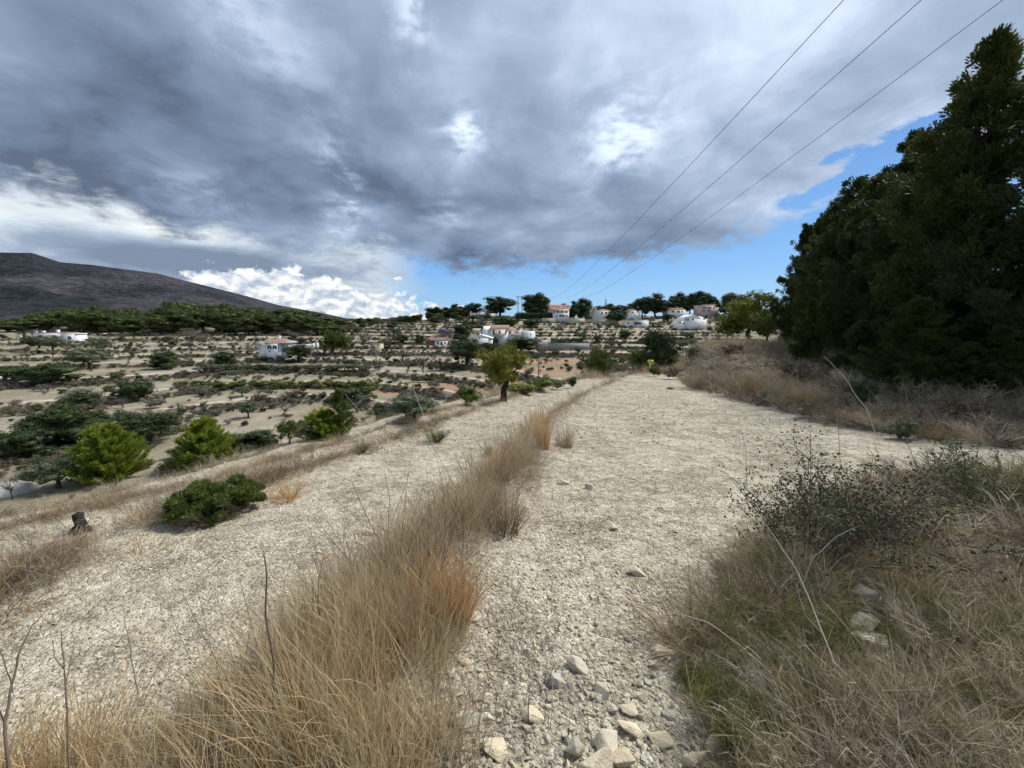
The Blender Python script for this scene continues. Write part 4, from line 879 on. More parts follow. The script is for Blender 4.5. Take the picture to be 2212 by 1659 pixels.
house('long low white outbuilding on the terrace edge left of the palm', 178, [(1351, 1377, 694.5, 701, 4, 1), (1377, 1401, 692.5, 702, 5)], [('flat', 1350, 1401, 692.3, 690, 5, 0, WHITE)], [(1370, 1386, 696, 701, 1), (1356, 1358, 696, 700, 0)], name='outbuilding')
house('white single storey house with rust roof in front of the grove of tall pines', 208, [(1443, 1479, 669, 678, 8)], [('gable', 1443, 1476, 669, 664.5, 8, 0, TILER)], [(1450, 1455, 671, 675, 0), (1461, 1467, 671, 675, 0), (1470, 1473, 671.5, 675, 0)], [(1465, 663.5, 668, .6, 3)])
house('pink flat roofed villa with loggias at the right end of the hill', 200, [(1512, 1543, 660, 674, 8), (1534, 1552, 664, 675, 6, .8)], [('flat', 1511, 1545, 660, 658, 8, 0, PINKW), ('flat', 1527, 1543.5, 657.8, 657, 5, 1, PINKW)], [(1515, 1523, 663, 666.5, 1), (1525.5, 1534, 663, 666.5, 1), (1538, 1541, 664, 667, 0), (1515, 1521, 669, 673, 1), (1526, 1532, 669, 673, 1)], wall_m=PINKW)
house('large white gabled house with lower terrace wing, lowest on the right hillside', 172, [(1478, 1526, 689, 702, 9), (1463, 1479, 693, 702, 5, -.6)], [('front', 1479, 1514, 689, 680, 9, 0, WHITE), ('shed', 1512, 1527, 690, 684, 7, .4, WHITE), ('flat', 1463, 1478, 692, 690, 5, -.6, WHITE)],
      [(1484, 1487.5, 688, 692.5, 0), (1494, 1498, 688, 692, 0), (1518, 1524, 686.5, 690, 1), (1479, 1482, 685.5, 692, 0), (1466, 1469, 694.5, 698, 0, -.6), (1474, 1477, 696, 701, 1, -.6), (1516, 1519, 695.5, 697, 0)], [(1497, 679, 683, .6, 3)])
house('low white ranch house with two chimneys, behind olive trees at the left edge', 140, [(60, 128, 720, 738, 5, 1), (126, 161, 722, 738, 3.5), (36, 41, 722, 738, .5)], [('flat', 60, 128, 719.6, 717, 5, 1, TILE), ('flat', 125, 162, 721.6, 720, 3.5, 0, WHITE)],
      [(141, 149, 726, 733, 1), (100, 108, 724, 732, 0, 1), (70, 80, 724, 733, 0, 1)], [(99, 714, 721, .7, 3), (66, 716.5, 722, .8, 3), (58, 717.5, 723, .6, 2)])
house('small white gabled house peeping out between the pines of the wood', 190, [(114, 127, 694, 700, 5)], [('front', 114, 127, 694.5, 691, 5, 0, WHITE)], [(119, 121, 695, 697.5, 0), (122.5, 124, 695, 697, 0)])
house('tiny white roofed hut at the right end of the pine wood', 230, [(701, 708, 698, 703, 4)], [('front', 701, 708, 698.5, 696.5, 4, 0, WHITE)], [(704, 705.2, 699.5, 701.5, 0)], name='hut', cat='hut')
house('pale sheet roofed shed on the slope left of the purple tree', 140, [(902, 924, 726, 734, 4, 0, STONEW)], [('flat', 900, 926, 725.6, 724, 5, -.2, plain('sheeting', (.5, .53, .5), .6, .1, 1))], [(906, 909, 728, 733, 0)], name='shed', cat='shed')
house('roofless stone hut in the middle of the terraces', 118, [(797, 817, 744, 754, 4, 0, STONEW)], [('flat', 797, 817, 743.8, 742, .3, 0, STONEW)], [(803, 806, 748, 753, 0)], name='hut', cat='hut')

# garden walls on the hill
for (lab, Y, a, b_, t, bo, th, mm) in [('cream garden retaining wall right of the red roofed villa', 186, 1228, 1263, 688, 696, .5, plain('cream_wall', (.56, .50, .36), .9, .1, 1)), ('cream garden retaining wall left of the red roofed villa', 186.4, 1170, 1201, 687.5, 695.5, .5, plain('cream_wall', (.56, .50, .36), .9, .1, 1)),
                                  ('grey retaining wall running along the hilltop gardens', 187, 1263, 1330, 690, 698, .5, STONEW), ('dry stone field wall below the white balustrade', 122, 1158, 1216, 744, 752, .6, STONEW), ('thin concrete edge wall on the terrace right of the white balustrade', 121, 1185, 1275, 742, 745, .4, GREYW)]:
    x0, x1 = HX(a, Y), HX(b_, Y); s = Soup(); s.box(x0, x1, 0, th, HZ(bo, Y) - 1.5, HZ(t, Y)); s.box(x0 - .05, x1 + .05, -.06, th + .06, HZ(t, Y) + .002, HZ(t, Y) + .12); o = obj('garden_wall', s.mesh('garden_wall', mm)); o.location = (0, Y, 0); tag(o, lab, 'wall')

# dish on the cottage
s = Soup(); dv = [(0, 0, 0)] + [(.75 * cos(t), -.18, .75 * sin(t)) for t in np.linspace(0, 2 * pi, 16, endpoint=False)]; s.add(dv, [(0, i + 1, (i + 1) % 16 + 1) for i in range(16)]); s.tube([(0, .02, 0), (0, .25, -.5), (0, .3, -1.6)], .05, 5)
o = obj('satellite_dish', s.mesh('satellite_dish', WHITE)); o.location = (HX(1024.5, 119.5), 119.5, HZ(726.5, 119.5)); tag(o, 'round white satellite dish on the gable of the cottage wing', 'dish')

# ================================================================== poles and wires
POLE = plain('weathered_pole', (.24, .21, .18), .9, .25, 6)
def pole(lab, dx, base, top, r, arms=()):
    x, y, z = gp(dx, base); zt = at(dx, top, y)[2]; rt = empty('utility_pole', (x, y, z)); tag(rt, lab, 'utility pole')
    s = Soup(); s.tube([(0, 0, -.3), (0, 0, (zt - z) * .5), (0, 0, zt - z)], [r, r * .85, r * .7], 8); part('pole', s, POLE, rt)
    for (h, w, n) in arms:
        s = Soup(); s.box(-w / 2, w / 2, -.06, .06, zt - z - h, zt - z - h + .12); part('crossarm', s, POLE, rt)
        for t in np.linspace(-w / 2 * .9, w / 2 * .9, n):
            s = Soup(); s.tube([(t, 0, zt - z - h + .12), (t, 0, zt - z - h + .3), (t, 0, zt - z - h + .42)], [.05, .07, .03], 6); part('insulator', s, SHUT, rt)
    return rt
pole('wooden pole with a small cap, standing right of the yellowing tree', 1163.6, 816, 774, .12, [(.5, 1.0, 2)])
pole('thin dark pole alone on the middle terraces', 815, 802, 753, .09)
pole('thin pole with crossarm in front of the dark trees, mid valley', 855, 748, 718, .10, [(1.6, 1.2, 3)])
pole('slim pole at the right end of the pine wood', 692, 738, 714, .1, [(.4, 1.2, 3)])
pole('short pole beside the roof of the hill villa', 1214 + 12, 668, 654, .08)
rt = empty('power_pylon', (HX(1123, 232), 232, HZ(672, 232))); tag(rt, 'twin legged power pylon on the skyline between two dark pines', 'pylon')
for dx in (1119, 1127.4):
    s = Soup(); X_ = HX(dx, 232) - rt.location.x; s.tube([(X_, 0, -4), (X_, 0, HZ(641, 232) - rt.location.z)], [.28, .20], 6); part('leg', s, POLE, rt)
s = Soup(); h = HZ(641.5, 232) - rt.location.z; s.box(HX(1114.5, 232) - rt.location.x, HX(1131.8, 232) - rt.location.x, -.15, .15, h, h + .28); part('crossbeam', s, POLE, rt)
for dx in (1115.5, 1123, 1131): s = Soup(); X_ = HX(dx, 232) - rt.location.x; s.tube([(X_, 0, h), (X_, 0, h - .7)], .09, 5); part('insulator', s, SHUT, rt)
WIRE = plain('dark_cable', (.06, .06, .065), .6, .1, 1)
for i, (dx0, dy0, Yn, dx1, dy1, lab) in enumerate([(1822, 0, 17.5, 1192, 648, 'leftmost of the three black power cables crossing the sky'), (1990, 0, 18.5, 1222, 648, 'middle one of the three black power cables crossing the sky'), (2166, 0, 19.5, 1256, 648, 'rightmost of the three black power cables crossing the sky')]):
    a = np.array(at(dx0, dy0, Yn)); b_ = np.array(at(dx1, dy1, 225.)); a2 = a + (a - b_) * .12; t = np.linspace(0, 1, 60)[:, None]; P_ = a2 + (b_ - a2) * t; P_[:, 2] -= 4 * 3.0 * (t[:, 0] * (1 - t[:, 0])) - 4 * 3.0 * (.107 * .893)
    s = Soup(); s.tube(P_, .012 + .030 * t[:, 0], 5); o = obj('power_cable', s.mesh('power_cable', WIRE)); tag(o, lab, 'power cable')

# ================================================================== trees and shrubs
KIND = {}
def kind(name, parts, wid): KIND[name] = (parts, wid)       # parts: list of variants, each a list of (part name, mesh)
kind('pine', [[(a, b) for a, b in zip(('crown', 'trunk'), tree_parts(10 + i, PINEF, 60, .55, .36, .34, .135, 110, .036, .028, flat=.85, bottom=.16, forks=6, thin=.5))] for i in range(4)], .70)
kind('woodpine', [[(a, b) for a, b in zip(('crown', 'trunk'), tree_parts(30 + i, PINE, 36, .50, .36, .36, .16, 110, .040, .028, flat=.7, bottom=.08, forks=5, thin=.5))] for i in range(5)], .82)
kind('olive', [[(a, b) for a, b in zip(('crown', 'trunk'), tree_parts(50 + i, OLIVE, 26, .54, .38, .30, .17, 120, .040, .035, flat=.85, bottom=.16, forks=7, corek=.5, thin=.4))] for i in range(4)], .84)
kind('almond', [[(a, b) for a, b in zip(('crown', 'trunk'), tree_parts(60 + i, GREYB, 26, .56, .40, .32, .17, 60, .032, .028, flat=.85, bottom=.18, forks=16, corek=.0, thin=.25))] for i in range(3)], .88)
kind('carob', [[(a, b) for a, b in zip(('crown', 'trunk'), tree_parts(70 + i, DARKG, 28, .50, .40, .36, .19, 140, .042, .04, flat=.9, bottom=.08, forks=5))] for i in range(4)], .88)
kind('yellow', [[(a, b) for a, b in zip(('crown', 'trunk'), tree_parts(80 + i, YELG, 60, .60, .42, .31, .12, 230, .026, .05, flat=.95, bottom=.31, forks=9, corek=.55, lean=.05, bark=BARKD))] for i in range(1)], .90)
kind('bushtree', [[(a, b) for a, b in zip(('crown', 'trunk'), tree_parts(84 + i, MIDG, 44, .56, .38, .34, .13, 230, .026, .03, flat=.95, bottom=.14, forks=9, corek=.5))] for i in range(2)], .80)
kind('darkbush', [[(a, b) for a, b in zip(('crown', 'trunk'), tree_parts(88 + i, DARKG, 44, .54, .38, .34, .13, 240, .026, .03, flat=.95, bottom=.12, forks=9, corek=.5))] for i in range(2)], .80)
kind('fig', [[(a, b) for a, b in zip(('crown', 'trunk'), tree_parts(92 + i, [YELG, MIDG][i], 70, .52, .44, .38, .11, 130, .028, .03, flat=.9, bottom=.08, forks=18, corek=.4))] for i in range(2)], .90)
kind('shrub_green', [[('shrub', shrub_mesh(110 + i, MIDG))] for i in range(3)], 1.2)
kind('shrub_dark', [[('shrub', shrub_mesh(120 + i, DARKG))] for i in range(4)], 1.2)
kind('shrub_grey', [[('shrub', shrub_mesh(130 + i, GREYB, corek=.4))] for i in range(4)], 1.2)
kind('shrub_brown', [[('shrub', shrub_mesh(140 + i, BROWNB, corek=.4))] for i in range(3)], 1.2)
kind('shrub_olive', [[('shrub', shrub_mesh(150 + i, OLIVE, corek=.5))] for i in range(3)], 1.2)
kind('shrub_yellow', [[('shrub', shrub_mesh(160 + i, YELG))] for i in range(2)], 1.2)
kind('purple', [[(a, b) for a, b in zip(('crown', 'trunk'), tree_parts(170, PURPLE, 20, .6, .36, .24, .18, 120, .04, .03, bottom=.3))]], .95)
kind('young', [[(a, b) for a, b in zip(('needles', 'stem'), needle_bush(180 + i, BRIGHT, 130, 300, .11, .06, .50, .5))] for i in range(2)], 1.02)
kind('youngtall', [[(a, b) for a, b in zip(('needles', 'stem'), needle_bush(186, MIDG, 70, 160, .09, .07, .30))]], .62)
kind('cypress', [[(a, b) for a, b in zip(('crown', 'trunk'), cypress_parts(190, CYP, 60, 20, .10))]], .2)
NAMES = {'pine': 'pine_tree', 'woodpine': 'pine_tree', 'olive': 'olive_tree', 'almond': 'almond_tree', 'carob': 'carob_tree', 'yellow': 'almond_tree', 'bushtree': 'bushy_tree', 'darkbush': 'bushy_tree', 'fig': 'fig_tree', 'purple': 'flowering_tree', 'young': 'young_pine', 'youngtall': 'young_pine', 'cypress': 'cypress_tree'}
def plant(kd, loc, h, w, label, group=None, sink=.03, rz=None, name=None, cat=None, v=None):
    parts, wid = KIND[kd]; pr = parts[(R.randrange(len(parts)) if v is None else v) % len(parts)]; sc = (w / wid, w / wid, h)
    nm = name or NAMES.get(kd, 'shrub'); c = cat or ('tree' if kd in NAMES else 'shrub')
    if len(pr) == 1:
        o = obj(nm, pr[0][1]); 
    else:
        o = empty(nm)
        for pn, me in pr: obj(pn, me, o)
    o.location = (loc[0], loc[1], loc[2] - sink * h); o.scale = sc; o.rotation_euler = (0, 0, R.random() * 6.3 if rz is None else rz); tag(o, label, c, group)
    return o
def put(kd, dx, top, base, w, label, Y=None, group=None, **kw):
    p = gp(dx, base) if Y is None else gy(dx, Y)
    t = at(dx, top, p[1]); rr_ = ray(dx, (top + base) / 2); h = max(t[2] - p[2], .25); wm = w * K / FPX * p[1] / rr_[1]
    return plant(kd, p, h, wm, label, group, **kw)
# the skyline pines
for q in [(941, 663, 30, 225, 'low hill pine at the left end of the skyline'), (962, 664, 26, 225, 'second low pine on the left skyline'), (988, 656, 26, 215, 'pointed pine left of the pale hilltop bungalow'), (1023, 654, 28, 212, 'round pine just left of the pale hilltop bungalow'),
          (1079, 640, 50, 206, 'wide dark pine looming over the hilltop bungalow'), (1066, 652, 26, 204, 'smaller pine leaning on the wide dark one'), (1160, 632, 44, 206, 'tall round headed pine right of the pylon'), (1146, 660, 22, 210, 'low pine at the foot of the tall round headed one'),
          (1188, 662, 24, 220, 'low pine left of the red roofed villa'), (1254, 644, 36, 196, 'rounded pine standing between the two hill villas'), (1236, 660, 16, 196, 'slim dark pine touching the red roofed villa'), (1215, 655, 20, 232, 'pine top showing over the red villa roof'),
          (1332, 670, 34, 188, 'near black round pine below the skyline, right of the orange tiled villa'), (1316, 656, 32, 215, 'flat topped pine behind the orange tiled villa'), (1290, 661, 18, 230, 'small pine top behind the grey arcade'), (1340, 659, 22, 222, 'low rounded pine in the skyline gap'),
          (1358, 655, 34, 220, 'broad low pine behind the cream bungalow'), (1387, 641, 26, 214, 'narrow tall pine beside its bigger twin'), (1415, 632, 40, 214, 'broad tall pine of the pair above the cream bungalow'), (1436, 655, 20, 222, 'low pine filling between the tall pines'),
          (1453, 641, 22, 215, 'first pine of the grove behind the rust roofed house'), (1468, 630, 32, 218, 'tallest left pine of the grove behind the rust roofed house'), (1488, 638, 24, 220, 'inner pine of the grove behind the rust roofed house'), (1502, 628, 32, 216, 'highest pine of the grove behind the rust roofed house'), (1523, 634, 30, 216, 'right hand round pine of the grove'), (1541, 647, 18, 220, 'lowest pine at the end of the grove, above the pink villa'),
          (1578, 631, 34, 195, 'round pine at the right end of the hill, beside the fig'), (1604, 636, 40, 195, 'pine behind the yellowing fig tree'), (1562, 655, 16, 200, 'small pine right of the pink villa'), (1003, 664, 20, 225, 'small pine top left of the bungalow roof')]:
    dx, top, w, Y, lab = q; o = put('pine', dx, top - 2, 0, w * 1.35, lab, Y=Y, group='pines on the skyline')
put('cypress', 1307, 644, 0, 7, 'single dark cypress spire behind the orange tiled villa', Y=218)
# the wood on the left
LM = [(95, 'the low ranch house'), (193, 'the broad olive tree'), (292, 'the lone deep green bush'), (355, 'the spreading dark carob'), (415, 'the bare almond under the wood'), (490, 'the round carob'), (592, 'the arched window house'), (665, 'the white gate posts'), (735, 'the tall valley tree'), (807, 'the roofless hut'),
      (872, 'the small grey thicket'), (912, 'the sheet roofed shed'), (958, 'the red roofed cottage'), (1008, 'the tall black green tree'), (1088, 'the yellowing almond'), (1125, 'the long farmhouse'), (1172, 'the white balustrade'), (1210, 'the red roofed villa'), (1254, 'the rounded hill pine'), (1298, 'the orange tiled villa'), (1332, 'the near black pine'),
      (1375, 'the long low outbuilding'), (1415, 'the pair of tall pines'), (1444, 'the palm'), (1495, 'the large gabled house'), (1530, 'the pink villa'), (1610, 'the fig tree')]
USED = {}
def lmlab(what, dx, dy, tail=''):
    q = min(LM, key=lambda l: abs(l[0] - dx)); d = dx - q[0]
    rel = 'in line with' if abs(d) < 6 else (('just ' if abs(d) < 16 else '') + ('right of ' if d > 0 else 'left of ')).strip()
    tier = 'hilltop' if dy < 702 else ('upper' if dy < 748 else ('middle' if dy < 800 else ('lower' if dy < 860 else 'lowest')))
    return '%s, %s terraces, %s %s' % (what, tier, rel, q[1])
def woodlab(dx, where):
    k = int(round(dx / 25.)); return 'dark pine in the %s of the wood, %s' % (where, ['at the left border', 'left of the ranch house', 'over the ranch house gatepost', 'above the ranch house', 'above the ranch house chimneys', 'beside the small gabled house', 'just right of the small gabled house', 'above the ranch house end wall', 'right of the ranch house', 'above the broad olive tree', 'over the first pale field', 'over the narrow fields', 'left of the clearing', 'above the clearing', 'above the spreading carob', 'left of the bare almond', 'behind the bare almond', 'right of the bare almond', 'well left of the arched house', 'above the round carob', 'left of the arched house', 'over the arched house wing', 'over the arched house terrace', 'over the arched house windows', 'behind the arched house chimney', 'over the arched house tree', 'above the garden wall', 'above the gate posts', 'beside the slim pole', 'by the tiny hut', 'right of the tiny hut'][max(0, min(30, k))])
prof = [(-60, 692), (0, 690), (60, 680), (120, 668), (160, 656), (200, 654), (250, 662), (280, 664), (330, 672), (352, 662), (380, 650), (450, 655), (520, 658), (580, 666), (620, 668), (645, 660), (665, 670), (700, 684), (740, 690)]
for j, (Yr, n, dt) in enumerate([(166, 20, 16), (176, 24, 9), (188, 24, 4), (200, 24, 0)]):
    for i in range(n):
        dx = -40 + 795 * (i + .5 + R.uniform(-.3, .3)) / n
        if j == 0 and dx < 130 or dx > 745: continue
        if 100 < dx < 136 and j < 2: continue
        top = np.interp(dx, [p[0] for p in prof], [p[1] for p in prof]) + dt * R.uniform(.8, 1.2) + R.uniform(-4, 5)
        where = ['front edge', 'second row', 'third row', 'back row'][j]
        put('woodpine', dx, top, 0, R.uniform(44, 66), woodlab(dx, where), Y=Yr + R.uniform(-5, 5), group='pines in the %s of the wood' % where)
for i in range(46):
    dx = R.uniform(730, 1010); Y = R.uniform(205, 270); top = np.interp(dx, [730, 760, 860, 930, 1010], [692, 689, 686, 676, 672]) - R.uniform(-4, 4)
    put('woodpine', dx, top, 0, R.uniform(14, 28), 'small pine on the wooded saddle between the mountain and the hill', Y=Y, group='pines on the wooded saddle')
# single trees and shrubs of the valley: kind, dx, top, base, width, label
VAL = [('olive', 193, 748, 797, 66, 'broad olive tree left of the dark carob, below the ranch house'), ('carob', 355, 756, 797, 60, 'dark spreading carob tree in the middle of the left terraces'), ('carob', 490, 756, 794, 42, 'round carob tree left below the arched window house'),
       ('olive', 117, 722, 761, 46, 'olive tree standing in front of the ranch house wall'), ('carob', 84, 724, 752, 40, 'grey green tree hiding the middle of the ranch house'), ('cypress', 52, 706, 742, 20, 'dark conical cypress at the left corner of the ranch house'), ('carob', 110, 780, 830, 100, 'large dark carob mass on the left terraces'),
       ('carob', 25, 792, 822, 60, 'dark tree at the left edge above the pale farm track'), ('carob', 292, 821, 868, 54, 'deep green bush alone on the narrow terrace'), ('olive', 175, 838, 882, 66, 'olive bush on the terrace under the large dark mass'), ('almond', 214, 856, 884, 32, 'small leafless grey tree on the rounded terrace end'),
       ('darkbush', 125, 868, 962, 110, 'big dark green tree at the left, behind the brightest young pine'), ('carob', 20, 925, 990, 90, 'dark thicket at the left edge above the gravel heap'), ('darkbush', 325, 887, 958, 125, 'large dark bush with one yellow branch behind the two young pines'), ('carob', 190, 902, 962, 84, 'dark bush rising behind the left young pine'),
       ('olive', 537, 864, 904, 40, 'small olive tree with visible trunk on pale ploughed soil'), ('olive', 522, 833, 857, 32, 'little olive tree on the terrace above'), ('almond', 415, 710, 743, 36, 'bare almond tree at the foot of the pine wood'), ('carob', 365, 726, 741, 24, 'dark round bush left of the bare almond'),
       ('olive', 210, 726, 762, 50, 'olive tree right of the ranch house'), ('bushtree', 721, 709, 768, 56, 'tall mid green tree in the valley centre'), ('bushtree', 748, 728, 766, 40, 'lower green tree right of the tall valley tree'), ('darkbush', 645, 740, 783, 52, 'dark green tree covering the right side of the arched window house'), ('shrub_olive', 605, 765, 782, 20, 'grey green shrub at the corner of the arched window house'),
       ('shrub_grey', 568, 768, 780, 26, 'grey bush in front of the arched window house'), ('olive', 830, 731, 754, 32, 'light olive tree beside the roofless stone hut'), ('purple', 963, 706, 736, 34, 'tree covered in purple blossom behind the red roofed cottage'), ('carob', 1003, 695, 736, 42, 'dark tree right of the purple blossom'),
       ('darkbush', 1008, 727, 792, 74, 'tall black green tree left of the yellowing almond'), ('almond', 914, 757, 800, 54, 'grey leafless tree below the red roofed cottage'), ('almond', 952, 760, 800, 50, 'brownish leafless tree left of the black green one'), ('almond', 870, 752, 782, 44, 'grey almond thicket in the valley centre'),
       ('almond', 742, 746, 776, 42, 'grey brown almond at the foot of the tall green tree'), ('almond', 786, 722, 748, 34, 'bare tree above the roofless hut'), ('almond', 845, 722, 744, 44, 'grey wooded patch behind the hut'), ('almond', 700, 742, 764, 30, 'bare tree beside the white gate posts'), ('shrub_green', 794, 834, 852, 40, 'green mound on the terrace right of the tall young pine'),
       ('shrub_dark', 757, 834, 870, 56, 'dark shrub rising behind the tall young pine'), ('olive', 893, 846, 912, 104, 'large soft grey green shrub on the slope, right of the young pines'), ('shrub_green', 1008, 832, 872, 60, 'fresh green shrub on the slope left of the yellowing almond'), ('shrub_grey', 845, 872, 898, 20, 'small grey shrub at the side of the pale field'),
       ('carob', 1096, 680, 708, 58, 'dark tree clump above the farmhouse roof'), ('carob', 1148, 687, 708, 40, 'dark tree right of the clump above the farmhouse'), ('carob', 1125, 726, 760, 74, 'dark round tree hiding the right wing of the farmhouse'), ('shrub_dark', 1034, 679, 689, 34, 'clipped dark bushes under the hilltop bungalow'),
       ('shrub_dark', 1040, 742, 765, 60, 'dark bushes under the cottage wing of the farmhouse'), ('darkbush', 1062, 738, 772, 50, 'dark tree below the farmhouse porch, behind the yellowing almond'), ('carob', 1063, 716, 733, 26, 'climbing green bush at the left of the farmhouse'), ('shrub_brown', 1143, 794, 814, 26, 'rounded grey brown bush left of the wooden pole'), ('olive', 1202, 753, 771, 16, 'narrow grey bush in front of the red bank'), ('shrub_grey', 940, 820, 838, 36, 'grey shrub under the field edge in the valley centre'),
       ('olive', 1483, 714, 734, 36, 'olive tree below the large gabled house'), ('carob', 1352, 712, 728, 26, 'dark almond shaped tree on the right terraces'), ('olive', 1290, 722, 740, 22, 'small olive on the right hillside terrace'), ('olive', 1322, 727, 742, 20, 'second small olive on the right hillside terrace'),
       ('carob', 1391, 728, 742, 26, 'dark shrub tree left of the bushy tree by the marker'), ('shrub_dark', 1360, 747, 758, 36, 'dark low bush above the green vineyard strip'), ('olive', 1258, 716, 738, 18, 'slim tree on the terrace above the vineyards'), ('carob', 1440, 676, 694, 22, 'dark crown below the rust roofed house'),
       ('shrub_dark', 1497, 693, 703, 30, 'dark hedge bush in front of the large gabled house'), ('shrub_dark', 1213, 680, 688, 14, 'dark garden bush in front of the red roofed villa'), ('shrub_dark', 1377, 696, 703, 26, 'dark bush in front of the long low outbuilding'), ('shrub_green', 1420, 695, 704, 36, 'green clipped hedge between outbuilding and gabled house'),
       ('olive', 665, 912, 950, 48, 'grey shrub on the slope under the tall young pine'), ('bushtree', 625, 905, 960, 50, 'loose leafy shrub left of the young pines, by the pale field'), ('carob', 560, 925, 968, 80, 'dark leafy shrub on the slope below the second step'), ('carob', 500, 935, 975, 60, 'low dark shrub right of the second young pine'),
       ('olive', 125, 990, 1055, 90, 'grey green shrub left of the brightest young pine'), ('shrub_green', 390, 985, 1015, 70, 'low fresh green shrub between the two young pines'), ('shrub_olive', 60, 1010, 1050, 50, 'grey shrub by the pale gravel heap'), ('almond', 28, 1020, 1080, 40, 'bare grey bush at the left edge beside the gravel heap')]
for q in VAL: put(q[0], q[1], q[2], q[3], q[4], q[5])
put('young', 242, 916, 1034, 138, 'brightest young pine, a round yellow green bush at the left', sink=.0)
put('young', 448, 904, 1010, 120, 'bright young pine right of the brightest one, with a slender top', sink=.0)
put('youngtall', 737, 838, 944, 58, 'tall narrow young pine in the middle of the slope', sink=.0)
put('young', 700, 884, 946, 100, 'spreading bright pine bush at the foot of the tall young pine', sink=.0)
# rows: citrus along the terrace, vines, hedges
for i in range(17): put('shrub_green' if i % 4 else 'shrub_yellow', 392 + i * 26 + R.uniform(-3, 3), 820 + R.uniform(-1, 2), 838, R.uniform(24, 30), 'low yellow green citrus bush of the row on the middle terrace', group='citrus bushes in a row on the middle terrace')
for i in range(5): put('shrub_green', 900 + i * 17, 811, 826, 18, 'low green bush of the short row in the valley centre', group='short row of bushes in the valley centre')
for i in range(10): put('shrub_green', 1192 + i * 7.2, 729, 742, 9, 'green fruit bush of the upper row beside the white balustrade', group='upper row of fruit bushes')
for i in range(8): put('shrub_dark' if i < 2 else 'shrub_green', 1209 + i * 9, 740, 754, 11, 'green bush of the lower row above the red bank', group='lower row of fruit bushes')
for i in range(22): put('olive', 440 + i * 18 + R.uniform(-4, 4), 786 + R.uniform(-2, 2), 806 - i * .3, R.uniform(20, 28), lmlab('pale olive of the long row', 440 + i * 18, 806), group='pale olives in the long row')
for i in range(14): put('shrub_green', 1290 + i * 14 + R.uniform(-4, 4), 772 + R.uniform(-3, 3), 786 + R.uniform(-3, 3), 18, 'vine bush of the vineyard beyond the crest', group='vines beyond the crest')
s = Soup(); x0, x1, Yh = HX(1119, 190), HX(1196, 190), 190
rs_ = np.random.RandomState(3); crown_soup(s, rs_, [((t, 0, HZ(683, Yh)), 1.9) for t in np.linspace(x0, x1, 22)], 220, .5, flat=.9); core(s, rs_, [((t, 0, HZ(683, Yh)), 1.9) for t in np.linspace(x0, x1, 22)], .85)
o = obj('clipped_hedge', s.mesh('clipped_hedge', DARKG)); o.location = (0, Yh, 0); tag(o, 'long dark clipped hedge along the hilltop garden, left of the red roofed villa', 'hedge')
# palm
pz = gp(1444, 696, 100); ph = at(1444, 676, pz[1])[2] - pz[2]; rt = empty('palm_tree', pz); tag(rt, 'date palm on the hillside terrace left of the gabled house', 'palm'); s = Soup(); s.tube([(0, 0, -.3), (0, 0, ph * .6)], [.35, .28], 7); part('trunk', s, BARK, rt)
s = Soup(); rs_ = np.random.RandomState(9); a_ = rs_.rand(60) * 6.3; s.blades(np.tile([0, 0, ph * .6], (60, 1)), np.c_[np.cos(a_), np.sin(a_), .2 + 1.2 * rs_.rand(60)], ph * .62, .5, .9, 0, rs_, 5); part('crown', s, DARKG, rt)
# scattered shrubs and trees one can still tell apart
KN = {'shrub_dark': 'dark green %s shrub', 'shrub_grey': 'grey %s shrub', 'shrub_brown': 'brown dry %s shrub', 'shrub_olive': 'olive grey %s shrub', 'olive': '%s olive tree', 'almond': '%s leafless almond tree', 'carob': 'dark %s carob tree'}
def scatter_plants(n, box, kinds, hr, grp, seed):
    rs = np.random.RandomState(seed); c = 0; tries = 0
    while c < n and tries < n * 12:
        tries += 1; dx = rs.uniform(box[0], box[1]); dy = rs.uniform(box[2], box[3]); x, y, z = gp(dx, dy)
        if near(np.array([x]), np.array([y]))[0][0] > z - .15: continue
        fr = float(valley(np.array([x]), np.array([y]), True)[3][0])
        if not (.42 < fr < .98) and rs.rand() < .75: continue
        kd = kinds[rs.randint(len(kinds))]; q = rs.rand(); h = .8 * (hr[0] + (hr[1] - hr[0]) * q) * (.8 if kd.startswith('shrub') else 1.35)
        plant(kd, (x, y, z), h, h * rs.uniform(1.1, 1.8), lmlab(KN[kd] % ('small' if q < .33 else ('mid sized' if q < .67 else 'large')), dx, dy), grp); c += 1
scatter_plants(70, (0, 560, 745, 900), ['shrub_dark', 'shrub_grey', 'shrub_grey', 'olive', 'shrub_brown', 'almond'], (1., 2.1), 'shrubs along the left valley terraces', 61)
scatter_plants(65, (540, 1040, 745, 900), ['shrub_dark', 'shrub_grey', 'shrub_brown', 'shrub_olive', 'almond'], (1., 2.), 'shrubs along the middle valley terraces', 62)
scatter_plants(85, (1030, 1600, 690, 765), ['shrub_dark', 'shrub_grey', 'olive', 'shrub_olive', 'almond'], (1.2, 2.8), 'shrubs dotted over the right hillside', 63)
scatter_plants(70, (740, 1060, 685, 745), ['shrub_dark', 'shrub_grey', 'olive', 'almond', 'carob', 'almond'], (1.8, 3.8), 'shrubs under the wooded saddle', 64)
scatter_plants(55, (0, 700, 716, 746), ['shrub_grey', 'almond', 'olive', 'shrub_dark', 'almond'], (1.5, 3.), 'shrubs in front of the pine wood', 65)
scatter_plants(30, (0, 420, 880, 1000), ['shrub_dark', 'shrub_olive', 'shrub_grey', 'carob'], (1.2, 2.6), 'shrubs in the valley bottom', 66)
SC = [m_[0][1] for k_ in ('shrub_grey', 'shrub_brown', 'shrub_grey', 'shrub_olive', 'shrub_dark') for m_ in KIND[k_][0]]
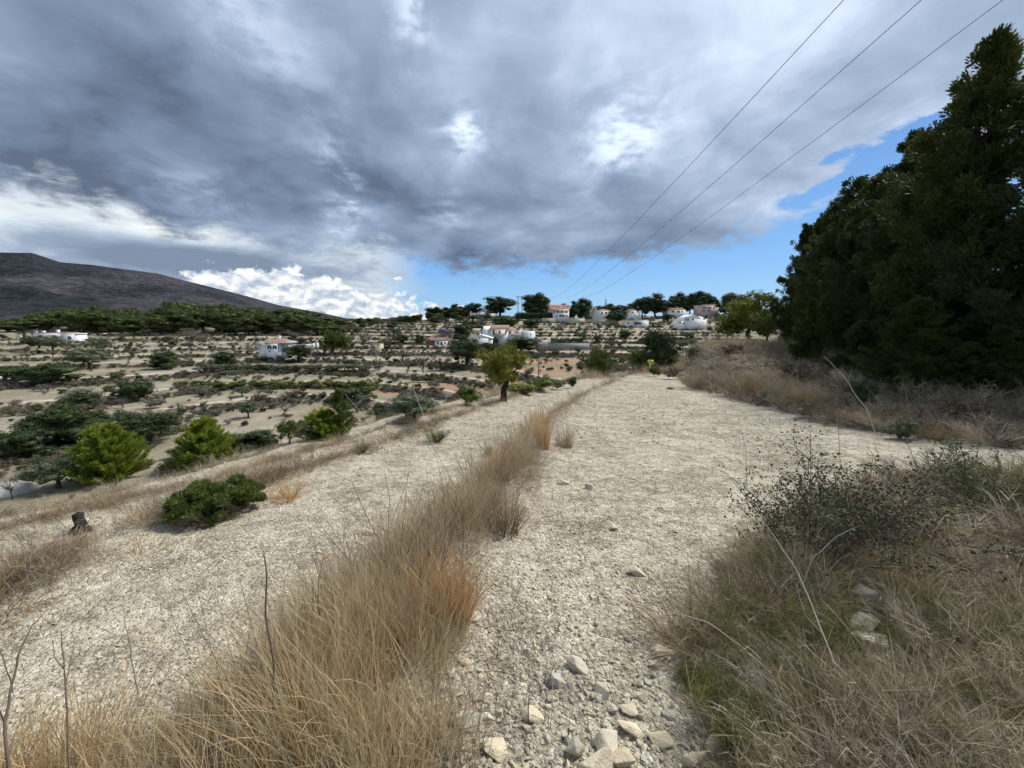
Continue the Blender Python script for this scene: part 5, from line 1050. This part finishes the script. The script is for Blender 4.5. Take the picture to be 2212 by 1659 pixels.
def d_val(x, y, s, rb):
    fr = valley(x, y, True)[3]; return (near(x, y)[0] < valley(x, y) - .1) * (.035 + .98 * np.exp(-((fr - .76) / .125) ** 2)) * (.42 + .58 * sst(y, 60, 95)) * sst(vnoise(x / 6., y / 6., 300, 3), -.75, -.2)
p, rs = wedge(68000, 30, 240, -64, 34, d_val, 67); scatter('scrub', 'low scrub and dry weeds along the terrace walls of the valley', p, rs.rand(len(p)) * 6.3, .30 + .62 * rs.rand(len(p)) ** 1.5 + p[:, 1] * .0018, SC)

# ================================================================== the dark trees on the right
CV = [[('crown', c), ('trunk', t)] for c, t in (cypress_parts(600 + i, [CYP, CYPL, CYP][i], 150, 95, .20) for i in range(3))]
KIND['bigcyp'] = (CV, .46); NAMES['bigcyp'] = 'cypress_tree'
HEDGE = [(.0, 30.5, 21.9, 9.0, 4.0, 'first tall dark cypress at the left end of the windbreak, beside the fig'), (1, 27.8, 20.9, 8.7, 4.0, 'second dark cypress of the windbreak, slightly lower'), (2, 25.2, 19.7, 9.2, 4.2, 'third dark cypress of the windbreak'),
         (3, 22.6, 18.6, 9.6, 4.4, 'fourth dark cypress of the windbreak, with a ragged side bough'), (4, 20.0, 17.5, 8.8, 4.6, 'fifth dark cypress in the middle of the windbreak'), (5, 17.4, 16.5, 9.6, 4.6, 'sixth dark cypress of the windbreak'),
         (6, 15.0, 15.4, 9.0, 4.8, 'seventh dark cypress, broad and close to the tallest'), (7, 12.4, 13.5, 9.8, 4.6, 'tallest dark cypress with a narrow ragged top near the right border'), (8, 10.0, 13.6, 7.6, 4.8, 'dark cypress cut by the right border of the view')]
for i, (k, y, x, h, w, lab) in enumerate(HEDGE):
    plant('bigcyp', (x, y, hz(x, y)), h, w, lab, 'cypresses of the windbreak', v=i, rz=i * 1.3)
for (dx, dy, top, w, lab) in [(1960, 845, 640, 170, 'lighter green young cypress growing in front of the windbreak'), (1740, 790, 640, 70, 'small cypress sprouting at the foot of the second tree'), (2140, 860, 700, 120, 'low cypress seedling at the foot of the nearest trees'), (1850, 820, 690, 110, 'low spreading cypress shoot in the shade of the windbreak')]:
    x, y, z = gp(dx, dy, 6); y = max(9, min(y, 26)); x = ray(dx, dy)[0] * y / ray(dx, dy)[1]; z = hz(x, y); h = at(dx, top, y)[2] - z
    plant('bigcyp', (x, y, z), h, w * K / FPX * y, lab, v=1)
put('fig', 1622, 622, 0, 130, 'loose yellow green fig tree left of the windbreak', Y=38, v=0)
put('fig', 1575, 668, 0, 60, 'lower fig bush at the left foot of the loose fig tree', Y=37, v=0)
put('fig', 1660, 660, 0, 70, 'lower green tree touching the first cypress', Y=34, v=1)

# ================================================================== trees and shrubs round the track
put('yellow', 1088, 738, 866, 106, 'yellowing almond tree with thick black leaning trunk at the edge of the slope', rz=0, sink=0)
put('bushtree', 1298, 740, 812, 62, 'bushy green tree left of the yellow marker', Y=36)
put('darkbush', 1436, 706, 808, 86, 'large dark bushy tree behind the yellow marker', Y=34)
put('bushtree', 1390, 745, 805, 50, 'lighter green bush leaning out to the left of the large dark tree', Y=35)
put('shrub_green', 1415, 788, 814, 26, 'small green shrub at the foot of the yellow marker')
put('shrub_brown', 1452, 790, 820, 38, 'orange brown shrub right of the yellow marker')
put('shrub_green', 1160, 812, 842, 70, 'spreading green shrub on the edge, right of the yellowing almond')
put('shrub_yellow', 1120, 825, 850, 60, 'olive yellow shrub under the yellowing almond')
put('shrub_brown', 1210, 818, 842, 36, 'reddish dry shrub at the edge of the track')
put('shrub_dark', 1237, 812, 838, 24, 'small dark shrub where the track edge meets the crest')
KIND['juniper'] = ([[('foliage', shrub_mesh(610 + i, [MIDG, MIDG][i], 60, .60, .115, 330, .05, .22, .6, .34, .9))] for i in range(2)], 1.35); NAMES['juniper'] = 'juniper_bush'
KIND['sprig'] = ([[('sprig', twigs(617, FERN, 80, .75, .7, 10, .016, .12, .1, 3))]], 1.2)
put('juniper', 470, 1034, 1116, 130, 'dense green juniper bush on the step between the tracks', cat='shrub', sink=.06, v=0)
put('juniper', 530, 1048, 1098, 62, 'smaller juniper at the right of the dense one', cat='shrub', sink=0)
put('juniper', 395, 1068, 1120, 50, 'sparse juniper sprig at the left of the dense one', cat='shrub', sink=0)
put('sprig', 944, 912, 956, 52, 'yellow green shrublet on the step in the middle distance', cat='shrub', sink=0)
put('sprig', 783, 948, 980, 30, 'tiny green shrublet left of the yellow green one', cat='shrub', sink=0)
put('sprig', 1055, 962, 984, 22, 'very small green plant standing alone on the second track', cat='plant', sink=0)

KIND['broom'] = ([[('twigs', twigs(620 + i, GRASSG, 150, .72, .75, 9, .010, .22, .12, 0))] for i in range(3)], 1.15); NAMES['broom'] = 'dry_bush'
KIND['broomb'] = ([[('twigs', twigs(630 + i, GRASSB, 150, .72, .75, 9, .010, .22, .12, 0))] for i in range(2)], 1.15); NAMES['broomb'] = 'dry_bush'
for i, (dx, top, base, w, kd, lab) in enumerate([(1500, 775, 838, 70, 'broom', 'pale dry bush at the start of the bank, right of the marker'), (1540, 766, 842, 80, 'broom', 'tall feathery dry bush, second on the bank'), (1590, 762, 850, 90, 'broom', 'feathery dry bush in the middle of the bank'),
        (1640, 768, 858, 90, 'broomb', 'brownish dry bush at the bend of the bank'), (1690, 775, 866, 80, 'broom', 'grey dry bush below the second cypress'), (1745, 790, 880, 80, 'broomb', 'low russet dry bush below the third cypress'), (1560, 782, 812, 38, 'broomb', 'dark olive broom tuft inside the pale bushes'),
        (1830, 770, 835, 60, 'broom', 'thin grey upright bush against the dark trees'), (1770, 735, 790, 60, 'broom', 'grey drooping dead bush hanging from the cypress foot'), (1800, 850, 905, 90, 'broomb', 'low dry bush at the inner edge of the side track'), (1900, 870, 930, 110, 'broom', 'wide grey dry bush on the bank under the windbreak'),
        (2010, 880, 950, 110, 'broomb', 'russet dry bush on the far side of the side track'), (2130, 880, 960, 120, 'broom', 'dark grey dry bush at the right border')]):
    put(kd, dx, top, base, w, lab, cat='bush', sink=0)
for i, (dx, top, base, w, kd, lab) in enumerate([(1860, 812, 868, 60, 'shrub_dark', 'dark green low shrub under the middle cypresses'), (1715, 770, 822, 56, 'shrub_grey', 'grey scrub bush at the foot of the second cypress'), (2060, 850, 905, 70, 'shrub_brown', 'russet low shrub under the tallest cypress'), (1950, 900, 950, 60, 'shrub_olive', 'olive grey cushion on the bank above the side track'),
        (1500, 742, 775, 44, 'shrub_olive', 'olive grey shrub behind the pale dry bushes of the bank'), (1580, 738, 770, 50, 'shrub_brown', 'dark reddish shrub under the fig tree'), (2180, 905, 965, 70, 'shrub_grey', 'grey thorny bush at the right border beside the side track'), (1660, 838, 870, 40, 'shrub_olive', 'grey green cushion at the bend of the track edge'), (1750, 865, 905, 54, 'shrub_brown', 'brown cushion at the inner bend of the side track')]):
    put(kd, dx, top, base, w, lab, sink=.05)

# orange grass clumps and a few more that stand out
def clump(dx, top, base, w, m, lab, n=260, seed=1, lean=.18, curl=.3, wd=.003):
    x, y, z = gp(dx, base); h = at(dx, top, y)[2] - z; wm = w * K / FPX * y; o = obj('grass_clump', tuft(seed, m, n, h * .92, wm * .28, lean, wd * (1 + y * .12), curl)); o.location = (x, y, z); tag(o, lab, 'grass clump')
clump(1172, 866, 968, 52, GRASSO, 'tall upright orange grass clump where the two tracks run side by side', 320, 701, .10, .12)
clump(985, 1128, 1340, 120, GRASSO, 'rust orange grass clump leaning at the edge of the near track', 420, 702, .22, .4)
clump(1220, 900, 965, 60, GRASSB, 'dark brown dead stems right of the upright orange clump', 200, 703, .2, .2)
clump(1110, 930, 1010, 70, GRASSG, 'grey brown weed clump left of the upright orange one', 200, 704, .4, .3)
clump(1090, 1040, 1150, 110, GRASSB, 'dark brown stemmed weed clump on the berm', 300, 705, .35, .3)
clump(1500, 1190, 1400, 210, GRASSB, 'drooping brown grass clump at the left edge of the right foreground brush', 420, 706, .9, .9)
clump(860, 1080, 1230, 120, GRASSY, 'straw and grey weed clump behind the tall straw grass', 240, 707, .4, .3)
clump(620, 1000, 1080, 70, GRASSO, 'tan dry clump on the step right of the juniper', 200, 708, .6, .8)

# ================================================================== stump, marker
x, y, z = gp(176, 1152); rt = empty('tree_stump', (x, y, z)); tag(rt, 'charred black tree stump standing in weeds on the left step', 'stump'); hs = at(176, 1110, y)[2] - z; w_ = 24 * K / FPX * y / 2
CH = plain('charred_wood', (.028, .025, .024), .9, .4, 14); s = Soup(); rsx = np.random.RandomState(4); s.tube([(0, 0, -.05), (.0, 0, hs * .15), (.01, 0, hs * .45), (0, 0, hs * .75), (-.0, 0, hs)], [w_ * 1.5, w_ * 1.25, w_ * .85, w_ * .8, w_ * .82], 14); s.V[0] += rsx.normal(size=s.V[0].shape) * w_ * .06; part('trunk', s, CH, rt, True)
for a in (0.3, 2.2, 3.6, 5.1):
    s = Soup(); s.tube([(cos(a) * w_ * .6, sin(a) * w_ * .6, hs * .3), (cos(a) * w_ * 1.5, sin(a) * w_ * 1.5, .04), (cos(a) * w_ * 2.3, sin(a) * w_ * 2.3, -.05)], [w_ * .5, w_ * .35, w_ * .15], 7); part('root', s, CH, rt, True)
x, y, z = gp(1403, 809); rt = empty('marker_post', (x, y, z)); tag(rt, 'thin yellow marker post with a small yellow plate at the end of the track', 'marker post'); hs = at(1403, 778, y)[2] - z
YEL = plain('yellow_paint', (.72, .62, .14), .5, .06, 3); px_ = K / FPX * y
s = Soup(); s.tube([(0, 0, -.2), (0, 0, hs * .5), (0, 0, hs)], [.04, .04, .04], 8); part('post', s, YEL, rt)
s = Soup(); s.box(-6. * px_, 6. * px_, -.06, -.045, hs - 6.0 * px_, hs + .8 * px_); part('plate', s, YEL, rt)
s = Soup(); s.box(-3.4 * px_, 3.4 * px_, -.066, -.0615, hs - 2.9 * px_, hs - 2.3 * px_); s.box(-3.0 * px_, 2.6 * px_, -.066, -.0615, hs - 4.0 * px_, hs - 3.6 * px_); part('lettering', s, SHUT, rt)

# gravel heap at the left edge
hp = gp(22, 1062, 9); hk = 95 * K / FPX * hp[1] / 5.2; s = Soup(); n_ = 28; A_ = np.linspace(0, 2 * pi, n_, endpoint=False); rings = [(2.6, -.25), (2.2, .25), (1.6, .75), (.9, 1.1), (.3, 1.22)]; rsx = np.random.RandomState(8)
Vv = hk * np.array([[(r_ * cos(a) * 1.2, r_ * sin(a) * .9, h_) for a in A_] for r_, h_ in rings]).reshape(-1, 3); Vv += rsx.normal(size=Vv.shape) * .05; ff = [(i * n_ + j, i * n_ + (j + 1) % n_, (i + 1) * n_ + (j + 1) % n_, (i + 1) * n_ + j) for i in range(4) for j in range(n_)]; s.add(Vv, ff); s.F.append(np.arange(n_) + 4 * n_); s.S.append(np.array([n_])); s.m.append(np.array([0]))
GH, g_, b_ = mat('pale_gravel', .95, .05); P_ = geo(g_); nn = g_.noise(P_, 8, 6, .7); g_.put(b_.inputs['Base Color'], g_.ramp(nn, [(.3, (.36, .35, .31)), (.7, (.58, .56, .5))])); bump(g_, b_, nn, .04)
o = obj('gravel_heap', s.mesh('gravel_heap', GH, True)); o.location = hp; tag(o, 'smooth pale heap of gravel at the left edge below the slope', 'gravel heap')

# ================================================================== single stems, branches and the leafy shrub
def stem(lab, paths, m, name='dry_weed', cat='dead stem', amp=.03):
    """paths: lists of (dx, dy, distance, radius); drawn through the air at those distances"""
    rt = empty(name, at(*paths[0][0][:3])); tag(rt, lab, cat); o0 = np.array(rt.location)
    for i, pth in enumerate(paths):
        P_ = [np.array(at(*q[:3])) - o0 for q in pth]; r_ = [q[3] for q in pth]; PP = []; RR = []
        for a, b, ra, rb_ in zip(P_[:-1], P_[1:], r_[:-1], r_[1:]):
            w_ = wiggle(NR, a, b, 5, amp); PP += list(w_[:-1]); RR += list(np.linspace(ra, rb_, 5)[:-1])
        PP.append(P_[-1]); RR.append(r_[-1]); RR = [q * .62 for q in RR]; s = Soup(); s.tube(PP, RR, 5); part('stem' if i == 0 else 'twig', s, m, rt, True)
stem('long white dead stem slanting across the right foreground brush', [[(2000, 1659, 1.18, .006), (1900, 1540, 1.35, .0058), (1800, 1430, 1.5, .0055), (1762, 1330, 1.62, .005), (1725, 1240, 1.72, .0042), (1680, 1170, 1.8, .003), (1640, 1110, 1.86, .0015)],
      [(1735, 1260, 1.7, .002), (1755, 1205, 1.75, .0016), (1805, 1160, 1.8, .0013), (1860, 1135, 1.84, .0008)], [(1778, 1370, 1.58, .003), (1740, 1330, 1.6, .0022), (1722, 1262, 1.66, .0012)], [(1850, 1480, 1.45, .003), (1790, 1440, 1.46, .0022), (1720, 1378, 1.5, .0012)]], TWIGW)
stem('second white stem fanning out from the same corner at the lower right', [[(1930, 1659, 1.2, .004), (1830, 1520, 1.35, .0034), (1730, 1465, 1.42, .002), (1680, 1395, 1.48, .001)]], TWIGW)
stem('pale straight stem with fine twigs crossing the grey rocks', [[(1905, 1450, 1.5, .0028), (1850, 1380, 1.55, .0024), (1790, 1310, 1.62, .0016), (1778, 1300, 1.64, .001)]], TWIGW)
stem('tan curved stem rising from the brush at the right', [[(1990, 1310, 2.0, .004), (2000, 1220, 2.05, .004), (2010, 1160, 2.1, .0035), (2040, 1115, 2.15, .003), (2060, 1108, 2.2, .002)], [(2008, 1180, 2.1, .0025), (2045, 1150, 2.1, .002), (2062, 1112, 2.1, .001)]], TWIGT)
stem('long bent straw arching over the drooping brown grass', [[(1660, 1450, 1.5, .003), (1600, 1395, 1.6, .003), (1530, 1345, 1.7, .0026), (1460, 1325, 1.8, .0022), (1390, 1330, 1.85, .0012)], [(1500, 1332, 1.75, .0016), (1475, 1390, 1.72, .0014), (1440, 1440, 1.7, .001)]], TWIGW)
stem('yellow thin stalk slanting through the brush behind the rocks', [[(2010, 1330, 1.9, .0026), (1940, 1240, 2.0, .0024), (1890, 1170, 2.1, .0016), (1850, 1110, 2.2, .001)]], TWIGT)
stem('bare white root lying along the berm beside the near track', [[(1100, 1250, 2.45, .004), (1125, 1190, 2.8, .004), (1150, 1130, 3.2, .0035), (1190, 1080, 3.7, .003)]], TWIGW, 'dead_root', 'root')
stem('straight dark dead stalk standing in the tall straw grass', [[(580, 1650, 1.25, .0065), (590, 1540, 1.28, .0062), (592, 1440, 1.3, .006), (574, 1330, 1.34, .0055), (576, 1240, 1.36, .005), (570, 1195, 1.38, .0035)], [(598, 1500, 1.29, .004), (602, 1478, 1.3, .002)]], STALK, 'dead_stalk', 'dead stalk', .012)
stem('forked grey dead branch at the lower left border', [[(20, 1659, 1.0, .007), (10, 1560, 1.05, .006), (25, 1480, 1.1, .005), (45, 1400, 1.15, .0042), (70, 1350, 1.2, .003), (100, 1320, 1.25, .0015)], [(28, 1495, 1.1, .003), (12, 1440, 1.12, .0025), (0, 1400, 1.14, .002)], [(10, 1560, 1.05, .004), (-10, 1500, 1.05, .003), (-20, 1420, 1.08, .002)]], STALK, 'dead_branch', 'branch')
stem('brown dead stalk with side fork right of the lower left branch', [[(150, 1659, 1.1, .0045), (146, 1560, 1.15, .0042), (140, 1460, 1.22, .0038), (134, 1400, 1.26, .003), (132, 1360, 1.28, .002)], [(138, 1445, 1.23, .0025), (118, 1420, 1.25, .002), (112, 1380, 1.27, .001)], [(143, 1475, 1.2, .0022), (155, 1420, 1.24, .0014), (160, 1380, 1.26, .0008)]], STALK, 'dead_stalk', 'dead stalk')
stem('grey dead stalk leaning in front of the second track', [[(300, 1500, 1.45, .0045), (285, 1430, 1.48, .004), (278, 1380, 1.5, .0035), (268, 1330, 1.53, .002)]], TWIG, 'dead_stalk', 'dead stalk')
stem('long arching grey twig reaching left over the second track', [[(410, 1420, 1.5, .003), (370, 1320, 1.6, .0028), (330, 1270, 1.7, .0022), (280, 1230, 1.8, .0018), (235, 1200, 1.9, .001)], [(368, 1315, 1.6, .002), (350, 1250, 1.66, .0016), (330, 1200, 1.7, .001)]], TWIG, 'dry_weed')
stem('thin curved twig below the long arching one', [[(380, 1480, 1.4, .0026), (290, 1390, 1.5, .0022), (200, 1350, 1.6, .0018), (130, 1330, 1.7, .0012), (50, 1300, 1.78, .0008)]], TWIG, 'dry_weed')
stem('fine bent twig rising left of the dark stalk', [[(455, 1400, 1.6, .0026), (440, 1330, 1.65, .0022), (425, 1270, 1.7, .0018), (412, 1215, 1.75, .001)]], TWIG, 'dry_weed')
stem('bare branched stalks standing on the left of the berm middle', [[(830, 1190, 2.6, .005), (790, 1110, 2.7, .004), (760, 1040, 2.8, .003), (710, 1075 - 60, 2.85, .0012)], [(835, 1180, 2.6, .004), (842, 1080, 2.7, .003), (828, 1000, 2.8, .0012)], [(820, 1160, 2.6, .003), (760, 1110, 2.7, .0024), (700, 1060, 2.8, .001)], [(838, 1150, 2.65, .003), (880, 1040, 2.8, .0022), (893, 960, 2.9, .001)]], STALK, 'dead_shrub', 'dead shrub')
stem('tall thin white weed stalk standing before the valley, centre', [[(880, 1110, 3.3, .004), (830, 990, 3.4, .0035), (790, 905, 3.5, .0028), (745, 850, 3.6, .0012)], [(800, 925, 3.5, .002), (770, 900, 3.5, .0014), (760, 880, 3.5, .0008)]], TWIGW, 'dead_stalk', 'dead stalk')
stem('tall wavy pale weed stalk with forked head against the cottage terrace', [[(960, 1060, 3.6, .0045), (935, 960, 3.7, .004), (905, 870, 3.8, .0035), (880, 800, 3.9, .0028), (855, 765, 4.0, .002), (853, 742, 4.0, .001)], [(857, 765, 4.0, .0014), (850, 752, 4.0, .001)]], TWIGW, 'dead_stalk', 'dead stalk')
for (a, lab) in (([(1180, 1000, 5.2, .004), (1160, 900, 5.3, .0035), (1150, 830, 5.4, .0025), (1142, 790, 5.5, .001)], 'thin pale stalk beside the upright orange clump'), ([(1290, 930, 7, .004), (1284, 860, 7.1, .003), (1281, 790, 7.2, .002), (1283, 750, 7.2, .001)], 'slender stalk on the berm in front of the green tree'), ([(1010, 1000, 4.3, .003), (995, 930, 4.4, .0025), (985, 860, 4.5, .0012)], 'slender white stalk left of the upright orange clump'),
                 ([(1900, 960, 6.5, .008), (1870, 880, 6.6, .007), (1820, 810, 6.8, .006), (1780, 770, 7, .003)], 'long pale bare branch leaning out under the windbreak'), ([(1815, 1000, 4.6, .005), (1808, 900, 4.7, .0045), (1812, 840, 4.8, .003), (1818, 800, 4.8, .0015)], 'pair of thin upright stalks beyond the leafy shrub'), ([(2110, 970, 5.5, .006), (2118, 900, 5.6, .005), (2130, 860, 5.7, .002)], 'stout bare stalk near the right border'), ([(2240, 930, 5.5, .006), (2248, 850, 5.6, .005), (2262, 800, 5.7, .002)], 'leaning bare stalk at the right border'),
                 ([(1640, 1080, 3.1, .003), (1612, 1055, 3.15, .003), (1560, 1020, 3.2, .0024), (1480, 985, 3.3, .001)], 'thin reddish twig reaching left over the track'), ([(1615, 1055, 3.1, .0025), (1612, 980, 3.15, .002), (1595, 895, 3.2, .001)], 'upright reddish twig of the track edge'), ([(2050, 1140, 3, .003), (1980, 1050, 3.1, .003), (1900, 990, 3.2, .002)], 'bare twig above the leafy shrub')):
    stem(lab, [a], TWIGW if 'pale' in lab or 'white' in lab else TWIG, 'dead_stalk', 'dead stalk')

def leafy(dx, base, top, wd, lab, seed, leaf=.016, stems=26, lm=None, y0=None):
    x, y, z = gp(dx, base) if y0 is None else gy(dx, y0); h = at(dx, top, y)[2] - z; w = wd * K / FPX * y
    rt = empty('leafy_shrub', (x, y, z)); tag(rt, lab, 'shrub'); s, tips = twigs(seed, TWIG, stems, h * .86, w / h * .55, 10, .011, .05, .06, 4, ret=True); part('stems', s, STALK, rt)
    rs = np.random.RandomState(seed); f = Soup(); tips = np.repeat(tips, 3, 0); tips = tips + rs.normal(size=tips.shape) * .016; keep = tips[:, 2] > h * .25; tips = tips[keep]
    f.leaves(tips, rdir(rs, len(tips)) + np.array([0, 0, .5]), leaf * (.6 + .7 * rs.rand(len(tips))), leaf * .62, 0, rs); part('leaves', f, lm or SMALLF, rt)
leafy(1745, 1235, 925, 290, 'sprawling shrub with tiny dark leaves at the edge of the near track', 801, .022, 22)
leafy(1860, 1190, 1010, 150, 'thinner part leafed shrub right of the sprawling one', 802, .013, 14)
leafy(2110, 1120, 960, 170, 'green leafed wild shrub near the right border', 803, .02, 18, MIDG)
for i, (dx, base, top, w, lab) in enumerate([(1640, 1420, 1240, 300, 'large cushion of fine dark green sprigs in the right foreground'), (1800, 1400, 1270, 190, 'green sprig cushion left of the grey rocks'), (1560, 1560, 1400, 160, 'green sprigs at the lower edge of the stony track'), (1620, 1640, 1500, 220, 'yellow green sprigs at the bottom of the right foreground'),
                                             (2090, 1400, 1240, 260, 'yellow green sprig patch in the brush at the right'), (2150, 1560, 1420, 220, 'green sprig patch in the lower right corner'), (1780, 1600, 1480, 160, 'low green sprigs under the white dead stem'), (1840, 1150, 1020, 150, 'soft green plant behind the leafy shrub'), (2160, 1060, 960, 140, 'green broom like plant at the right border'),
                                             (1500, 1480, 1410, 90, 'small mossy green plant beside the cream stone')]):
    x, y, z = gp(dx, base); h = (at(dx, top, y)[2] - z); wm = w * K / FPX * y; o = obj('green_plant', twigs(820 + i, FERN, 60, h * .75, wm / h * .55, 12, .0035, wm * .12, .35, 4)); o.location = (x, y, z); tag(o, lab, 'plant')
